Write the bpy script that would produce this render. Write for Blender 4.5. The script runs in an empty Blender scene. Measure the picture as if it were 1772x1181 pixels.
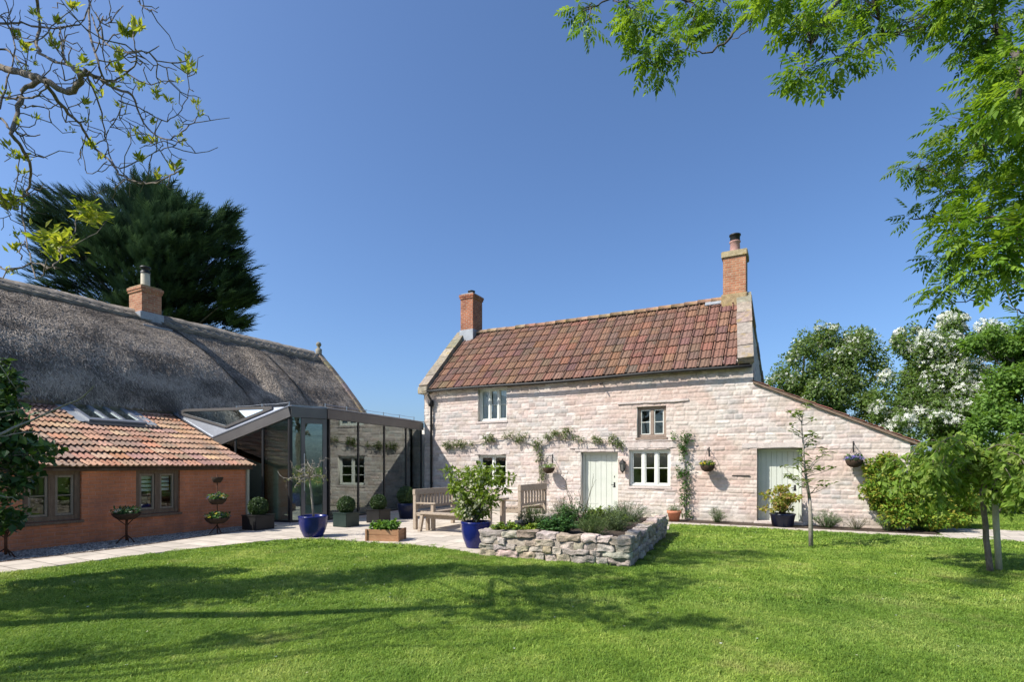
import bpy, math, random
import numpy as np
from mathutils import Vector, Matrix

random.seed(5)
RNG = np.random.default_rng(11)
scene = bpy.context.scene
COL = scene.collection

# ------------------------------------------------------------------ camera, light, exposure
F_PX, HOR, EYE = 923.0, 805.0, 1.6          # focal length and horizon row measured on the photograph, eye height
cam_d = bpy.data.cameras.new('camera')
cam = bpy.data.objects.new('camera', cam_d)
COL.objects.link(cam)
cam.location = (0, 0, EYE)
cam.rotation_euler = (math.pi / 2, 0, 0)
cam_d.sensor_width = 36
cam_d.lens = 36 * F_PX / 1772
cam_d.shift_y = (HOR - 590.5) / 1772
cam_d.clip_end = 2000
scene.camera = cam

SUN_EL = math.radians(46)
SUN_H = Vector((-0.93, -0.37, 0)).normalized()
TO_SUN = Vector((SUN_H.x * math.cos(SUN_EL), SUN_H.y * math.cos(SUN_EL), math.sin(SUN_EL)))
world = bpy.data.worlds.new('World')
scene.world = world
world.use_nodes = True
wn = world.node_tree
sky = wn.nodes.new('ShaderNodeTexSky')
sky.sky_type = 'NISHITA'
sky.sun_disc = False
sky.sun_elevation = SUN_EL
sky.sun_rotation = math.atan2(SUN_H.x, SUN_H.y)
sky.air_density = 0.97
sky.dust_density = 2.0
sky.ozone_density = 9.0
wn.links.new(sky.outputs[0], wn.nodes['Background'].inputs[0])
wn.nodes['Background'].inputs[1].default_value = 0.134
sun_d = bpy.data.lights.new('sun', 'SUN')
sun_d.energy = 5.0
sun_d.angle = math.radians(0.53)
sun_d.color = (1.0, 0.945, 0.86)
sun = bpy.data.objects.new('sun', sun_d)
COL.objects.link(sun)
sun.rotation_euler = (-TO_SUN).to_track_quat('-Z', 'Y').to_euler()
scene.view_settings.view_transform = 'Standard'
scene.view_settings.look = 'None'
scene.view_settings.exposure = 0.52
scene.view_settings.gamma = 1.0
scene.render.engine = 'CYCLES'
scene.cycles.max_bounces = 8
scene.cycles.transparent_max_bounces = 16
scene.cycles.use_denoising = True

# ------------------------------------------------------------------ materials
def nodes_of(name):
    m = bpy.data.materials.new(name)
    m.use_nodes = True
    nt = m.node_tree
    return m, nt, nt.nodes['Principled BSDF'], nt.nodes['Material Output']

def N(nt, t, **kw):
    n = nt.nodes.new(t)
    for k, v in kw.items():
        setattr(n, k, v)
    return n

def ramp(nt, fac, cols, pos=None):
    r = N(nt, 'ShaderNodeValToRGB')
    e = r.color_ramp.elements
    while len(e) < len(cols):
        e.new(0.5)
    for i, c in enumerate(cols):
        e[i].position = pos[i] if pos else 0.28 + 0.44 * i / max(1, len(cols) - 1)
        e[i].color = (*c, 1)
    nt.links.new(fac, r.inputs[0])
    return r.outputs[0]

def noise(nt, vec, scale, detail=5, rough=0.6):
    n = N(nt, 'ShaderNodeTexNoise')
    n.inputs['Scale'].default_value = scale
    n.inputs['Detail'].default_value = detail
    n.inputs['Roughness'].default_value = rough
    if vec is not None:
        nt.links.new(vec, n.inputs['Vector'])
    return n.outputs[0]

def mixc(nt, mode, fac, a, b):
    m = N(nt, 'ShaderNodeMix', data_type='RGBA', blend_type=mode)
    for sock, val in ((m.inputs[0], fac), (m.inputs[6], a), (m.inputs[7], b)):
        if isinstance(val, (int, float)):
            sock.default_value = val
        elif isinstance(val, tuple):
            sock.default_value = (*val, 1)
        else:
            nt.links.new(val, sock)
    return m.outputs[2]

def bump(nt, bsdf, h, strength, dist=0.02):
    b = N(nt, 'ShaderNodeBump')
    b.inputs['Strength'].default_value = strength
    b.inputs['Distance'].default_value = dist
    nt.links.new(h, b.inputs['Height'])
    nt.links.new(b.outputs[0], bsdf.inputs['Normal'])

def mottled(name, cols, scale=3.0, rough=0.8, bstr=0.4, bscale=60, fine=0.35, stretch=(1, 1, 1), metallic=0.0, spec=0.3, bdist=0.01):
    m, nt, b, o = nodes_of(name)
    tc = N(nt, 'ShaderNodeTexCoord')
    mp = N(nt, 'ShaderNodeMapping')
    mp.inputs['Scale'].default_value = stretch
    nt.links.new(tc.outputs['Object'], mp.inputs[0])
    c = ramp(nt, noise(nt, mp.outputs[0], scale), cols)
    f = ramp(nt, noise(nt, mp.outputs[0], bscale, 4), [(1 - fine,) * 3, (1 + fine * 0.3,) * 3])
    c = mixc(nt, 'MULTIPLY', 1.0, c, f)
    nt.links.new(c, b.inputs['Base Color'])
    b.inputs['Roughness'].default_value = rough
    b.inputs['Metallic'].default_value = metallic
    b.inputs['Specular IOR Level'].default_value = spec
    if bstr:
        bump(nt, b, noise(nt, mp.outputs[0], bscale, 5), bstr, bdist)
    return m

def attr_mat(name, rough=0.85, scale=9.0, amt=0.3, bscale=70, bstr=0.5, bdist=0.008, stretch=(1, 1, 1), spec=0.25, patches=None):
    m, nt, b, o = nodes_of(name)
    tc = N(nt, 'ShaderNodeTexCoord')
    mp = N(nt, 'ShaderNodeMapping')
    mp.inputs['Scale'].default_value = stretch
    nt.links.new(tc.outputs['Object'], mp.inputs[0])
    a = N(nt, 'ShaderNodeAttribute', attribute_name='col')
    f = ramp(nt, noise(nt, mp.outputs[0], scale, 6, 0.65), [(1 - amt,) * 3, (1 + amt * 0.6,) * 3])
    c = mixc(nt, 'MULTIPLY', 1.0, a.outputs['Color'], f)
    if patches:
        col, ps, lo, hi = patches
        fac = ramp(nt, noise(nt, tc.outputs['Object'], ps, 6, 0.6), [(0, 0, 0), (1, 1, 1)], [lo, hi])
        c = mixc(nt, 'MIX', fac, c, col)
    nt.links.new(c, b.inputs['Base Color'])
    b.inputs['Roughness'].default_value = rough
    b.inputs['Specular IOR Level'].default_value = spec
    if bstr:
        bump(nt, b, noise(nt, mp.outputs[0], bscale, 5), bstr, bdist)
    return m

def leaf_mat(name, trans=0.35, rough=0.45, spec=0.35, warm=(1.25, 1.2, 0.5)):
    m, nt, b, o = nodes_of(name)
    a = N(nt, 'ShaderNodeAttribute', attribute_name='col')
    nt.links.new(a.outputs['Color'], b.inputs['Base Color'])
    b.inputs['Roughness'].default_value = rough
    b.inputs['Specular IOR Level'].default_value = spec
    t = N(nt, 'ShaderNodeBsdfTranslucent')
    c = mixc(nt, 'MULTIPLY', 1.0, a.outputs['Color'], warm)
    nt.links.new(c, t.inputs['Color'])
    mx = N(nt, 'ShaderNodeMixShader')
    mx.inputs[0].default_value = trans
    nt.links.new(b.outputs[0], mx.inputs[1])
    nt.links.new(t.outputs[0], mx.inputs[2])
    nt.links.new(mx.outputs[0], o.inputs[0])
    return m

def glass_mat(name, tint=(0.8, 0.87, 0.84), boost=1.5, base=0.03, rough=0.0):
    m, nt, b, o = nodes_of(name)
    nt.nodes.remove(b)
    tr = N(nt, 'ShaderNodeBsdfTransparent')
    tr.inputs[0].default_value = (*tint, 1)
    gl = N(nt, 'ShaderNodeBsdfGlossy')
    gl.inputs[0].default_value = (0.9, 1.0, 0.96, 1)
    gl.inputs['Roughness'].default_value = rough
    fr = N(nt, 'ShaderNodeFresnel')
    fr.inputs[0].default_value = 1.5
    mu = N(nt, 'ShaderNodeMath', operation='MULTIPLY_ADD', use_clamp=True)
    mu.inputs[1].default_value = boost
    mu.inputs[2].default_value = base
    nt.links.new(fr.outputs[0], mu.inputs[0])
    mx = N(nt, 'ShaderNodeMixShader')
    nt.links.new(mu.outputs[0], mx.inputs[0])
    nt.links.new(tr.outputs[0], mx.inputs[1])
    nt.links.new(gl.outputs[0], mx.inputs[2])
    nt.links.new(mx.outputs[0], o.inputs[0])
    return m

def brick_mat(name, c1, c2, mortar, bw=0.225, bh=0.075, ms=0.01, blotch=((0.75,) * 3, (1.15,) * 3), bscale=1.2, bstr=0.6, rough=0.85, extra=None):
    m, nt, b, o = nodes_of(name)
    tc = N(nt, 'ShaderNodeTexCoord')
    sp = N(nt, 'ShaderNodeSeparateXYZ')
    nt.links.new(tc.outputs['Object'], sp.inputs[0])
    ad = N(nt, 'ShaderNodeMath', operation='ADD')
    nt.links.new(sp.outputs[0], ad.inputs[0])
    nt.links.new(sp.outputs[1], ad.inputs[1])
    cb = N(nt, 'ShaderNodeCombineXYZ')
    nt.links.new(ad.outputs[0], cb.inputs[0])
    nt.links.new(sp.outputs[2], cb.inputs[1])
    nz = N(nt, 'ShaderNodeTexNoise')
    nz.inputs['Scale'].default_value = 7
    nt.links.new(tc.outputs['Object'], nz.inputs['Vector'])
    va = N(nt, 'ShaderNodeVectorMath', operation='MULTIPLY_ADD')
    va.inputs[1].default_value = (0.012, 0.012, 0.012)
    nt.links.new(nz.outputs[1], va.inputs[0])
    nt.links.new(cb.outputs[0], va.inputs[2])
    br = N(nt, 'ShaderNodeTexBrick')
    br.inputs['Scale'].default_value = 1
    br.inputs['Brick Width'].default_value = bw
    br.inputs['Row Height'].default_value = bh
    br.inputs['Mortar Size'].default_value = ms
    br.inputs['Mortar Smooth'].default_value = 0.4
    br.inputs['Color1'].default_value = (*c1, 1)
    br.inputs['Color2'].default_value = (*c2, 1)
    br.inputs['Mortar'].default_value = (*mortar, 1)
    nt.links.new(va.outputs[0], br.inputs['Vector'])
    f = ramp(nt, noise(nt, tc.outputs['Object'], bscale, 7, 0.7), list(blotch))
    c = mixc(nt, 'MULTIPLY', 1.0, br.outputs[0], f)
    if extra:
        col, ps, lo, hi = extra
        fac = ramp(nt, noise(nt, tc.outputs['Object'], ps, 6), [(0, 0, 0), (1, 1, 1)], [lo, hi])
        c = mixc(nt, 'MIX', fac, c, col)
    nt.links.new(c, b.inputs['Base Color'])
    b.inputs['Roughness'].default_value = rough
    b.inputs['Specular IOR Level'].default_value = 0.25
    fine = noise(nt, tc.outputs['Object'], 60, 4)
    sb = N(nt, 'ShaderNodeMath', operation='MULTIPLY_ADD')
    sb.inputs[1].default_value = -1.2
    nt.links.new(br.outputs['Fac'], sb.inputs[0])
    nt.links.new(fine, sb.inputs[2])
    bump(nt, b, sb.outputs[0], bstr, 0.008)
    return m

MAT = {}
MAT['stone'] = attr_mat('limewashed_rubble', 0.9, 11, 0.22, 55, 0.55, 0.012)
MAT['planter_stone'] = attr_mat('planter_stone', 0.9, 9, 0.5, 45, 0.9, 0.02, patches=((0.16, 0.15, 0.12), 5.0, 0.58, 0.78))
MAT['coping'] = attr_mat('lichen_coping', 0.92, 8, 0.45, 40, 0.8, 0.015, patches=((0.30, 0.22, 0.085), 4.5, 0.54, 0.72))
MAT['tile'] = attr_mat('clay_tile', 0.85, 16, 0.4, 60, 0.5, 0.008, patches=((0.11, 0.085, 0.06), 2.6, 0.56, 0.74))
MAT['pantile'] = attr_mat('pantile', 0.8, 14, 0.35, 60, 0.4, 0.008, patches=((0.17, 0.13, 0.10), 1.5, 0.50, 0.68))
MAT['thatch'] = attr_mat('thatch', 0.95, 10, 0.6, 28, 0.7, 0.03, stretch=(1.6, 0.7, 1.6))
MAT['straw'] = attr_mat('straw', 0.9, 20, 0.2, 60, 0.0)
MAT['chimney_brick'] = brick_mat('chimney_brick', (0.36, 0.125, 0.06), (0.27, 0.085, 0.045), (0.34, 0.27, 0.2), blotch=((0.6,) * 3, (1.25,) * 3), bscale=3.5)
MAT['chimney_brick_pale'] = brick_mat('chimney_brick_pale', (0.42, 0.2, 0.11), (0.34, 0.13, 0.07), (0.4, 0.3, 0.2), blotch=((0.65,) * 3, (1.25,) * 3), bscale=3.5, extra=((0.5, 0.42, 0.33), 3.0, 0.62, 0.75))
MAT['red_brick'] = brick_mat('painted_red_brick', (0.74, 0.265, 0.125), (0.66, 0.23, 0.105), (0.69, 0.31, 0.19), ms=0.010, blotch=((0.62,) * 3, (1.12,) * 3), bscale=2.2, bstr=1.0, extra=((0.44, 0.18, 0.105), 2.0, 0.52, 0.72))
MAT['white_paint'] = mottled('old_white_paint', [(0.66, 0.67, 0.6), (0.72, 0.72, 0.66)], 4, 0.5, 0.1, 50, 0.1)
MAT['door_paint'] = mottled('grey_green_paint', [(0.50, 0.53, 0.45), (0.57, 0.59, 0.52)], 2.5, 0.5, 0.12, 50, 0.1)
MAT['stone_plain'] = mottled('dressed_limewashed_stone', [(0.5, 0.42, 0.38), (0.62, 0.55, 0.5)], 5, 0.9, 0.6, 40, 0.25)
MAT['brown_stone'] = mottled('bare_brown_stone', [(0.24, 0.18, 0.14), (0.36, 0.28, 0.22)], 6, 0.9, 0.5, 40, 0.3)
MAT['brown_wood'] = mottled('dark_oak_frame', [(0.16, 0.10, 0.064), (0.26, 0.175, 0.115)], 4, 0.7, 0.4, 40, 0.4, (6, 6, 1))
MAT['casement_wood'] = mottled('casement_wood', [(0.26, 0.2, 0.145), (0.36, 0.29, 0.215)], 4, 0.7, 0.3, 40, 0.3, (6, 6, 1))
MAT['old_wood'] = mottled('weathered_oak', [(0.30, 0.235, 0.17), (0.46, 0.375, 0.285), (0.38, 0.31, 0.24)], 3, 0.8, 0.5, 30, 0.4, (5, 5, 5))
MAT['trough_wood'] = mottled('cedar_trough', [(0.36, 0.18, 0.09), (0.5, 0.28, 0.15)], 4, 0.7, 0.4, 30, 0.3, (2, 2, 8))
MAT['stake'] = mottled('pale_stake', [(0.44, 0.41, 0.29), (0.58, 0.54, 0.41)], 5, 0.85, 0.4, 30, 0.3, (6, 6, 1))
MAT['iron'] = mottled('black_iron', [(0.015, 0.015, 0.015), (0.03, 0.028, 0.025)], 8, 0.5, 0.2, 60, 0.3)
MAT['rust_iron'] = mottled('rusty_iron', [(0.06, 0.025, 0.014), (0.11, 0.045, 0.02)], 8, 0.8, 0.4, 60, 0.3)
MAT['grey_metal'] = mottled('bronze_grey_aluminium', [(0.13, 0.122, 0.118), (0.17, 0.16, 0.152)], 2, 0.42, 0.05, 60, 0.1, metallic=0.3)
MAT['dark_metal'] = mottled('dark_mullion', [(0.022, 0.022, 0.023), (0.035, 0.035, 0.036)], 2, 0.35, 0.05, 60, 0.1)
MAT['zinc'] = mottled('zinc_sheet', [(0.30, 0.32, 0.36), (0.36, 0.38, 0.42)], 1.5, 0.35, 0.1, 20, 0.12, metallic=0.6)
MAT['lead'] = mottled('lead_flashing', [(0.25, 0.27, 0.29), (0.36, 0.38, 0.4)], 4, 0.55, 0.2, 30, 0.2, metallic=0.2)
MAT['steel'] = mottled('steel_wire', [(0.5, 0.5, 0.5), (0.6, 0.6, 0.6)], 4, 0.3, 0, 30, 0.1, metallic=0.9)
MAT['glass'] = glass_mat('extension_glass', (0.80, 0.88, 0.845), 2.7, 0.05)
MAT['window_glass'] = glass_mat('window_glass', (0.92, 0.94, 0.94), 1.1, 0.005)
MAT['roof_glass'] = glass_mat('roof_glass', (0.8, 0.84, 0.86), 4.0, 0.14)
MAT['cream_clay'] = mottled('cream_flue', [(0.5, 0.44, 0.33), (0.6, 0.53, 0.42)], 5, 0.8, 0.3, 40, 0.2)
MAT['pink_clay'] = mottled('pink_clay', [(0.36, 0.2, 0.17), (0.46, 0.28, 0.24)], 5, 0.8, 0.3, 40, 0.2)
MAT['terracotta'] = mottled('terracotta', [(0.42, 0.15, 0.08), (0.52, 0.22, 0.13)], 5, 0.8, 0.3, 40, 0.2)
MAT['soil'] = mottled('soil', [(0.05, 0.035, 0.024), (0.13, 0.095, 0.07)], 9, 0.95, 1.0, 40, 0.5, bdist=0.04)
MAT['bark'] = mottled('bark', [(0.06, 0.05, 0.04), (0.16, 0.14, 0.115)], 6, 0.9, 0.8, 30, 0.4, (3, 3, 0.8), bdist=0.02)
MAT['pale_bark'] = mottled('pale_bark', [(0.24, 0.21, 0.17), (0.4, 0.36, 0.3)], 9, 0.85, 0.6, 40, 0.4)
MAT['brown_bark'] = mottled('brown_bark', [(0.12, 0.095, 0.07), (0.27, 0.225, 0.175)], 7, 0.9, 0.8, 30, 0.4, (3, 3, 0.8), bdist=0.02)
MAT['fabric'] = mottled('white_curtain', [(0.72, 0.73, 0.74), (0.8, 0.8, 0.8)], 3, 0.9, 0.1, 60, 0.05)
MAT['valance'] = mottled('patterned_valance', [(0.4, 0.12, 0.06), (0.6, 0.5, 0.35)], 14, 0.9, 0.1, 60, 0.1)
MAT['wicker'] = mottled('dark_coir', [(0.035, 0.022, 0.014), (0.085, 0.055, 0.035)], 20, 0.95, 1.0, 60, 0.4, (1, 1, 4), bdist=0.02)
MAT['black_planter'] = mottled('black_planter', [(0.012, 0.012, 0.012), (0.022, 0.022, 0.022)], 4, 0.45, 0.1, 40, 0.2)
MAT['green_planter'] = mottled('dark_green_planter', [(0.02, 0.035, 0.03), (0.03, 0.05, 0.042)], 4, 0.4, 0.1, 40, 0.2)
MAT['navy_glaze'] = mottled('navy_glaze', [(0.008, 0.012, 0.035), (0.014, 0.02, 0.055)], 5, 0.3, 0.1, 20, 0.2)
MAT['plaster'] = mottled('pale_plaster', [(0.72, 0.71, 0.66), (0.78, 0.77, 0.72)], 1, 0.9, 0.1, 40, 0.08)
MAT['floor_tile'] = mottled('pale_floor', [(0.5, 0.48, 0.43), (0.56, 0.54, 0.49)], 1, 0.6, 0.05, 40, 0.08)
MAT['lamp_glass'] = mottled('smoked_lantern_glass', [(0.12, 0.12, 0.11), (0.2, 0.2, 0.18)], 6, 0.15, 0, 40, 0.1)
MAT['leaf'] = leaf_mat('leaf', 0.42, 0.6, 0.2)
MAT['leaf_dense'] = leaf_mat('leaf_dense', 0.22, 0.5, 0.3)
MAT['leaf_bright'] = leaf_mat('leaf_bright', 0.5, 0.5, 0.25)
MAT['needle'] = leaf_mat('needle', 0.22, 0.6, 0.2, (1, 1, 0.8))
MAT['petal'] = leaf_mat('petal', 0.3, 0.6, 0.1, (1, 1, 1))

m, nt, b, o = nodes_of('blue_glaze')
tc = N(nt, 'ShaderNodeTexCoord')
nt.links.new(ramp(nt, noise(nt, tc.outputs['Object'], 5), [(0.003, 0.007, 0.085), (0.006, 0.014, 0.15)]), b.inputs['Base Color'])
b.inputs['Roughness'].default_value = 0.24
bump(nt, b, noise(nt, tc.outputs['Object'], 14), 0.12, 0.02)
MAT['blue_glaze'] = m

def ground_mats():
    m, nt, b, o = nodes_of('turf')
    g = N(nt, 'ShaderNodeNewGeometry')
    c = ramp(nt, noise(nt, g.outputs['Position'], 0.8, 6), [(0.09, 0.15, 0.025), (0.13, 0.2, 0.036)])
    f = ramp(nt, noise(nt, g.outputs['Position'], 45, 4), [(0.5,) * 3, (1.25,) * 3])
    nt.links.new(mixc(nt, 'MULTIPLY', 1.0, c, f), b.inputs['Base Color'])
    b.inputs['Roughness'].default_value = 0.9
    b.inputs['Specular IOR Level'].default_value = 0.1
    bump(nt, b, noise(nt, g.outputs['Position'], 60, 5), 1.0, 0.04)
    MAT['turf'] = m
    m, nt, b, o = nodes_of('grass_blade')
    g = N(nt, 'ShaderNodeNewGeometry')
    oi = N(nt, 'ShaderNodeObjectInfo')
    c1 = ramp(nt, noise(nt, g.outputs['Position'], 0.9, 6, 0.62), [(0.12, 0.225, 0.026), (0.22, 0.345, 0.05), (0.34, 0.44, 0.10)], [0.3, 0.5, 0.68])
    c2 = ramp(nt, oi.outputs['Random'], [(0.6, 0.68, 0.6), (1.0, 1.0, 1.0), (1.35, 1.2, 1.2), (1.9, 1.5, 2.2)], [0.0, 0.5, 0.92, 1.0])
    c = mixc(nt, 'MULTIPLY', 1.0, c1, c2)
    dry = ramp(nt, noise(nt, g.outputs['Position'], 0.75, 6, 0.75), [(0, 0, 0), (0.8, 0.8, 0.8)], [0.56, 0.70])
    c = mixc(nt, 'MIX', dry, c, (0.36, 0.36, 0.12))
    c = mixc(nt, 'MULTIPLY', 1.0, c, ramp(nt, noise(nt, g.outputs['Position'], 0.28, 4, 0.6), [(0.8, 0.86, 0.82), (1.18, 1.12, 1.1)], [0.38, 0.62]))
    nt.links.new(c, b.inputs['Base Color'])
    b.inputs['Roughness'].default_value = 0.55
    b.inputs['Specular IOR Level'].default_value = 0.25
    t = N(nt, 'ShaderNodeBsdfTranslucent')
    nt.links.new(mixc(nt, 'MULTIPLY', 1.0, c, (1.15, 1.15, 0.6)), t.inputs['Color'])
    mx = N(nt, 'ShaderNodeMixShader')
    mx.inputs[0].default_value = 0.3
    nt.links.new(b.outputs[0], mx.inputs[1])
    nt.links.new(t.outputs[0], mx.inputs[2])
    nt.links.new(mx.outputs[0], o.inputs[0])
    MAT['grass'] = m
    m, nt, b, o = nodes_of('paving_slabs')
    g = N(nt, 'ShaderNodeNewGeometry')
    mp = N(nt, 'ShaderNodeMapping')
    mp.inputs['Rotation'].default_value = (0, 0, math.radians(28))
    nt.links.new(g.outputs['Position'], mp.inputs[0])
    br = N(nt, 'ShaderNodeTexBrick')
    br.inputs['Scale'].default_value = 1
    br.inputs['Brick Width'].default_value = 0.75
    br.inputs['Row Height'].default_value = 0.45
    br.inputs['Mortar Size'].default_value = 0.012
    br.inputs['Color1'].default_value = (0.56, 0.49, 0.405, 1)
    br.inputs['Color2'].default_value = (0.46, 0.405, 0.335, 1)
    br.inputs['Mortar'].default_value = (0.2, 0.17, 0.13, 1)
    nt.links.new(mp.outputs[0], br.inputs['Vector'])
    f = ramp(nt, noise(nt, g.outputs['Position'], 2.2, 7, 0.7), [(0.7,) * 3, (1.15,) * 3])
    nt.links.new(mixc(nt, 'MULTIPLY', 1.0, br.outputs[0], f), b.inputs['Base Color'])
    b.inputs['Roughness'].default_value = 0.85
    bump(nt, b, noise(nt, g.outputs['Position'], 40, 5), 0.4, 0.01)
    MAT['paving'] = m
    m, nt, b, o = nodes_of('gravel')
    g = N(nt, 'ShaderNodeNewGeometry')
    v = N(nt, 'ShaderNodeTexVoronoi')
    v.inputs['Scale'].default_value = 38
    nt.links.new(g.outputs['Position'], v.inputs['Vector'])
    sx = N(nt, 'ShaderNodeSeparateXYZ')
    nt.links.new(v.outputs['Color'], sx.inputs[0])
    nt.links.new(ramp(nt, sx.outputs[0], [(0.12, 0.105, 0.09), (0.3, 0.27, 0.235), (0.42, 0.39, 0.35)], [0, 0.5, 1]), b.inputs['Base Color'])
    b.inputs['Roughness'].default_value = 0.85
    inv = N(nt, 'ShaderNodeMath', operation='SUBTRACT')
    inv.inputs[0].default_value = 1
    nt.links.new(v.outputs['Distance'], inv.inputs[1])
    bump(nt, b, inv.outputs[0], 1.0, 0.03)
    MAT['gravel'] = m
ground_mats()

# ------------------------------------------------------------------ mesh and object helpers
def rotz(a):
    return np.array([[math.cos(a), -math.sin(a), 0], [math.sin(a), math.cos(a), 0], [0, 0, 1.0]])

def jit(c, s=0.12, n=None, hue=0.05):
    c = np.asarray(c, float)
    if n is None:
        return np.clip(c * (1 + RNG.normal(0, s)) * (1 + RNG.normal(0, hue, 3)), 0.002, 0.95)
    return np.clip(c[None] * (1 + RNG.normal(0, s, (n, 1))) * (1 + RNG.normal(0, hue, (n, 3))), 0.002, 0.95)

class MB:
    """collects shapes that become ONE mesh object"""
    def __init__(self):
        self.v, self.f, self.c, self.n = [], [], [], 0
    def add(self, v, faces, col=None):
        v = np.asarray(v, float).reshape(-1, 3)
        if not isinstance(faces, list):
            faces = [faces]
        for f in faces:
            f = np.asarray(f, int)
            if len(f):
                self.f.append(f + self.n)
        self.v.append(v)
        if col is None:
            col = (0.5, 0.5, 0.5)
        col = np.asarray(col, float)
        if col.ndim == 1:
            col = np.tile(col, (len(v), 1))
        self.c.append(col)
        self.n += len(v)
        return self
    def box(self, x0, x1, y0, y1, z0, z1, col=None):
        v = [(x, y, z) for z in (z0, z1) for y in (y0, y1) for x in (x0, x1)]
        return self.add(v, np.array([(0, 2, 3, 1), (4, 5, 7, 6), (0, 1, 5, 4), (2, 6, 7, 3), (0, 4, 6, 2), (1, 3, 7, 5)]), col)
    def bevbox(self, x0, x1, y0, y1, z0, z1, b=0.008, col=None):
        import bmesh
        bm = bmesh.new()
        bmesh.ops.create_cube(bm, size=1)
        for p in bm.verts:
            p.co = Vector(((x0 + x1) / 2 + p.co.x * (x1 - x0), (y0 + y1) / 2 + p.co.y * (y1 - y0), (z0 + z1) / 2 + p.co.z * (z1 - z0)))
        bmesh.ops.bevel(bm, geom=bm.edges[:], offset=b, segments=2, affect='EDGES')
        return self.bm(bm, col)
    def bm(self, bm, col=None):
        bm.verts.index_update()
        v = [tuple(p.co) for p in bm.verts]
        by = {}
        for f in bm.faces:
            by.setdefault(len(f.verts), []).append([p.index for p in f.verts])
        self.add(v, [np.array(x) for x in by.values()], col)
        bm.free()
        return self
    def bar(self, p, q, w, h, up=(0, 0, 1), col=None):
        """rectangular bar from p to q, w across, h along up"""
        p, q = Vector(p), Vector(q)
        d = (q - p).normalized()
        s = d.cross(Vector(up))
        if s.length < 1e-6:
            s = d.cross(Vector((1, 0, 0)))
        s.normalize()
        t = s.cross(d).normalized()
        v = [tuple(e + s * (a * w / 2) + t * (c * h / 2)) for e in (p, q) for a, c in ((-1, -1), (1, -1), (1, 1), (-1, 1))]
        return self.add(v, np.array([(3, 2, 1, 0), (4, 5, 6, 7), (0, 1, 5, 4), (1, 2, 6, 5), (2, 3, 7, 6), (3, 0, 4, 7)]), col)
    def tube(self, pts, r, seg=6, col=None, closed=False):
        pts = np.asarray(pts, float)
        k = len(pts)
        r = np.full(k, r, float) if np.isscalar(r) else np.asarray(r, float)
        d = np.gradient(pts, axis=0)
        d /= np.linalg.norm(d, axis=1, keepdims=True) + 1e-9
        ref = np.array([0.13, 0.21, 0.97])
        s = np.cross(d, ref)
        bad = np.linalg.norm(s, axis=1) < 0.1
        s[bad] = np.cross(d[bad], np.array([1.0, 0, 0]))
        s /= np.linalg.norm(s, axis=1, keepdims=True)
        t = np.cross(s, d)
        a = np.linspace(0, 2 * math.pi, seg, endpoint=False)
        v = pts[:, None] + r[:, None, None] * (np.cos(a)[None, :, None] * s[:, None] + np.sin(a)[None, :, None] * t[:, None])
        i = np.arange(k - 1)[:, None] * seg
        j = np.arange(seg)[None]
        j2 = (j + 1) % seg
        f = np.stack([i + j, i + j2, i + seg + j2, i + seg + j], -1).reshape(-1, 4)
        self.add(v.reshape(-1, 3), [f, np.array([list(range(seg))[::-1]]), np.array([[(k - 1) * seg + q for q in range(seg)]])], col)
        return self
    def lathe(self, prof, c=(0, 0, 0), seg=28, col=None):
        prof = np.asarray(prof, float)
        a = np.linspace(0, 2 * math.pi, seg, endpoint=False)
        v = np.stack([prof[:, None, 0] * np.cos(a), prof[:, None, 0] * np.sin(a), np.repeat(prof[:, 1:2], seg, 1)], -1).reshape(-1, 3) + np.asarray(c)
        k = len(prof)
        i = np.arange(k - 1)[:, None] * seg
        j = np.arange(seg)[None]
        j2 = (j + 1) % seg
        f = np.stack([i + j, i + j2, i + seg + j2, i + seg + j], -1).reshape(-1, 4)
        return self.add(v, f, col)
    def poly(self, pts, z0, z1, col=None):
        """prism over a plan polygon"""
        n = len(pts)
        v = [(x, y, z0) for x, y in pts] + [(x, y, z1) for x, y in pts]
        f = np.array([(i, (i + 1) % n, n + (i + 1) % n, n + i) for i in range(n)])
        return self.add(v, [f, np.array([list(range(n, 2 * n))]), np.array([list(range(n))[::-1]])], col)
    def build(self, name, mat, parent=None, smooth=False, world=False):
        v = np.concatenate(self.v)
        me = bpy.data.meshes.new(name)
        me.vertices.add(len(v))
        me.vertices.foreach_set('co', v.astype(np.float32).ravel())
        nl = sum(f.size for f in self.f)
        npoly = sum(len(f) for f in self.f)
        me.loops.add(nl)
        me.polygons.add(npoly)
        me.loops.foreach_set('vertex_index', np.concatenate([f.ravel() for f in self.f]).astype(np.int32))
        sizes = np.concatenate([np.full(len(f), f.shape[1]) for f in self.f])
        me.polygons.foreach_set('loop_start', (np.cumsum(sizes) - sizes).astype(np.int32))
        me.polygons.foreach_set('use_smooth', np.full(npoly, smooth))
        at = me.attributes.new('col', 'FLOAT_COLOR', 'POINT')
        c = np.concatenate(self.c)
        at.data.foreach_set('color', np.concatenate([c, np.ones((len(c), 1))], 1).astype(np.float32).ravel())
        me.update(calc_edges=True)
        me.validate()
        me.materials.append(MAT[mat] if isinstance(mat, str) else mat)
        o = bpy.data.objects.new(name, me)
        COL.objects.link(o)
        if parent is not None:
            o.parent = parent
            if world:
                o.matrix_parent_inverse = WM[parent.name].inverted()
        WM[o.name] = Matrix.Identity(4) if (world or parent is None) else WM[parent.name].copy()
        return o

WM = {}
def tag(o, label, cat, group=None):
    o['label'] = label
    o['category'] = cat
    if group:
        o['group'] = group
    return o

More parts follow.
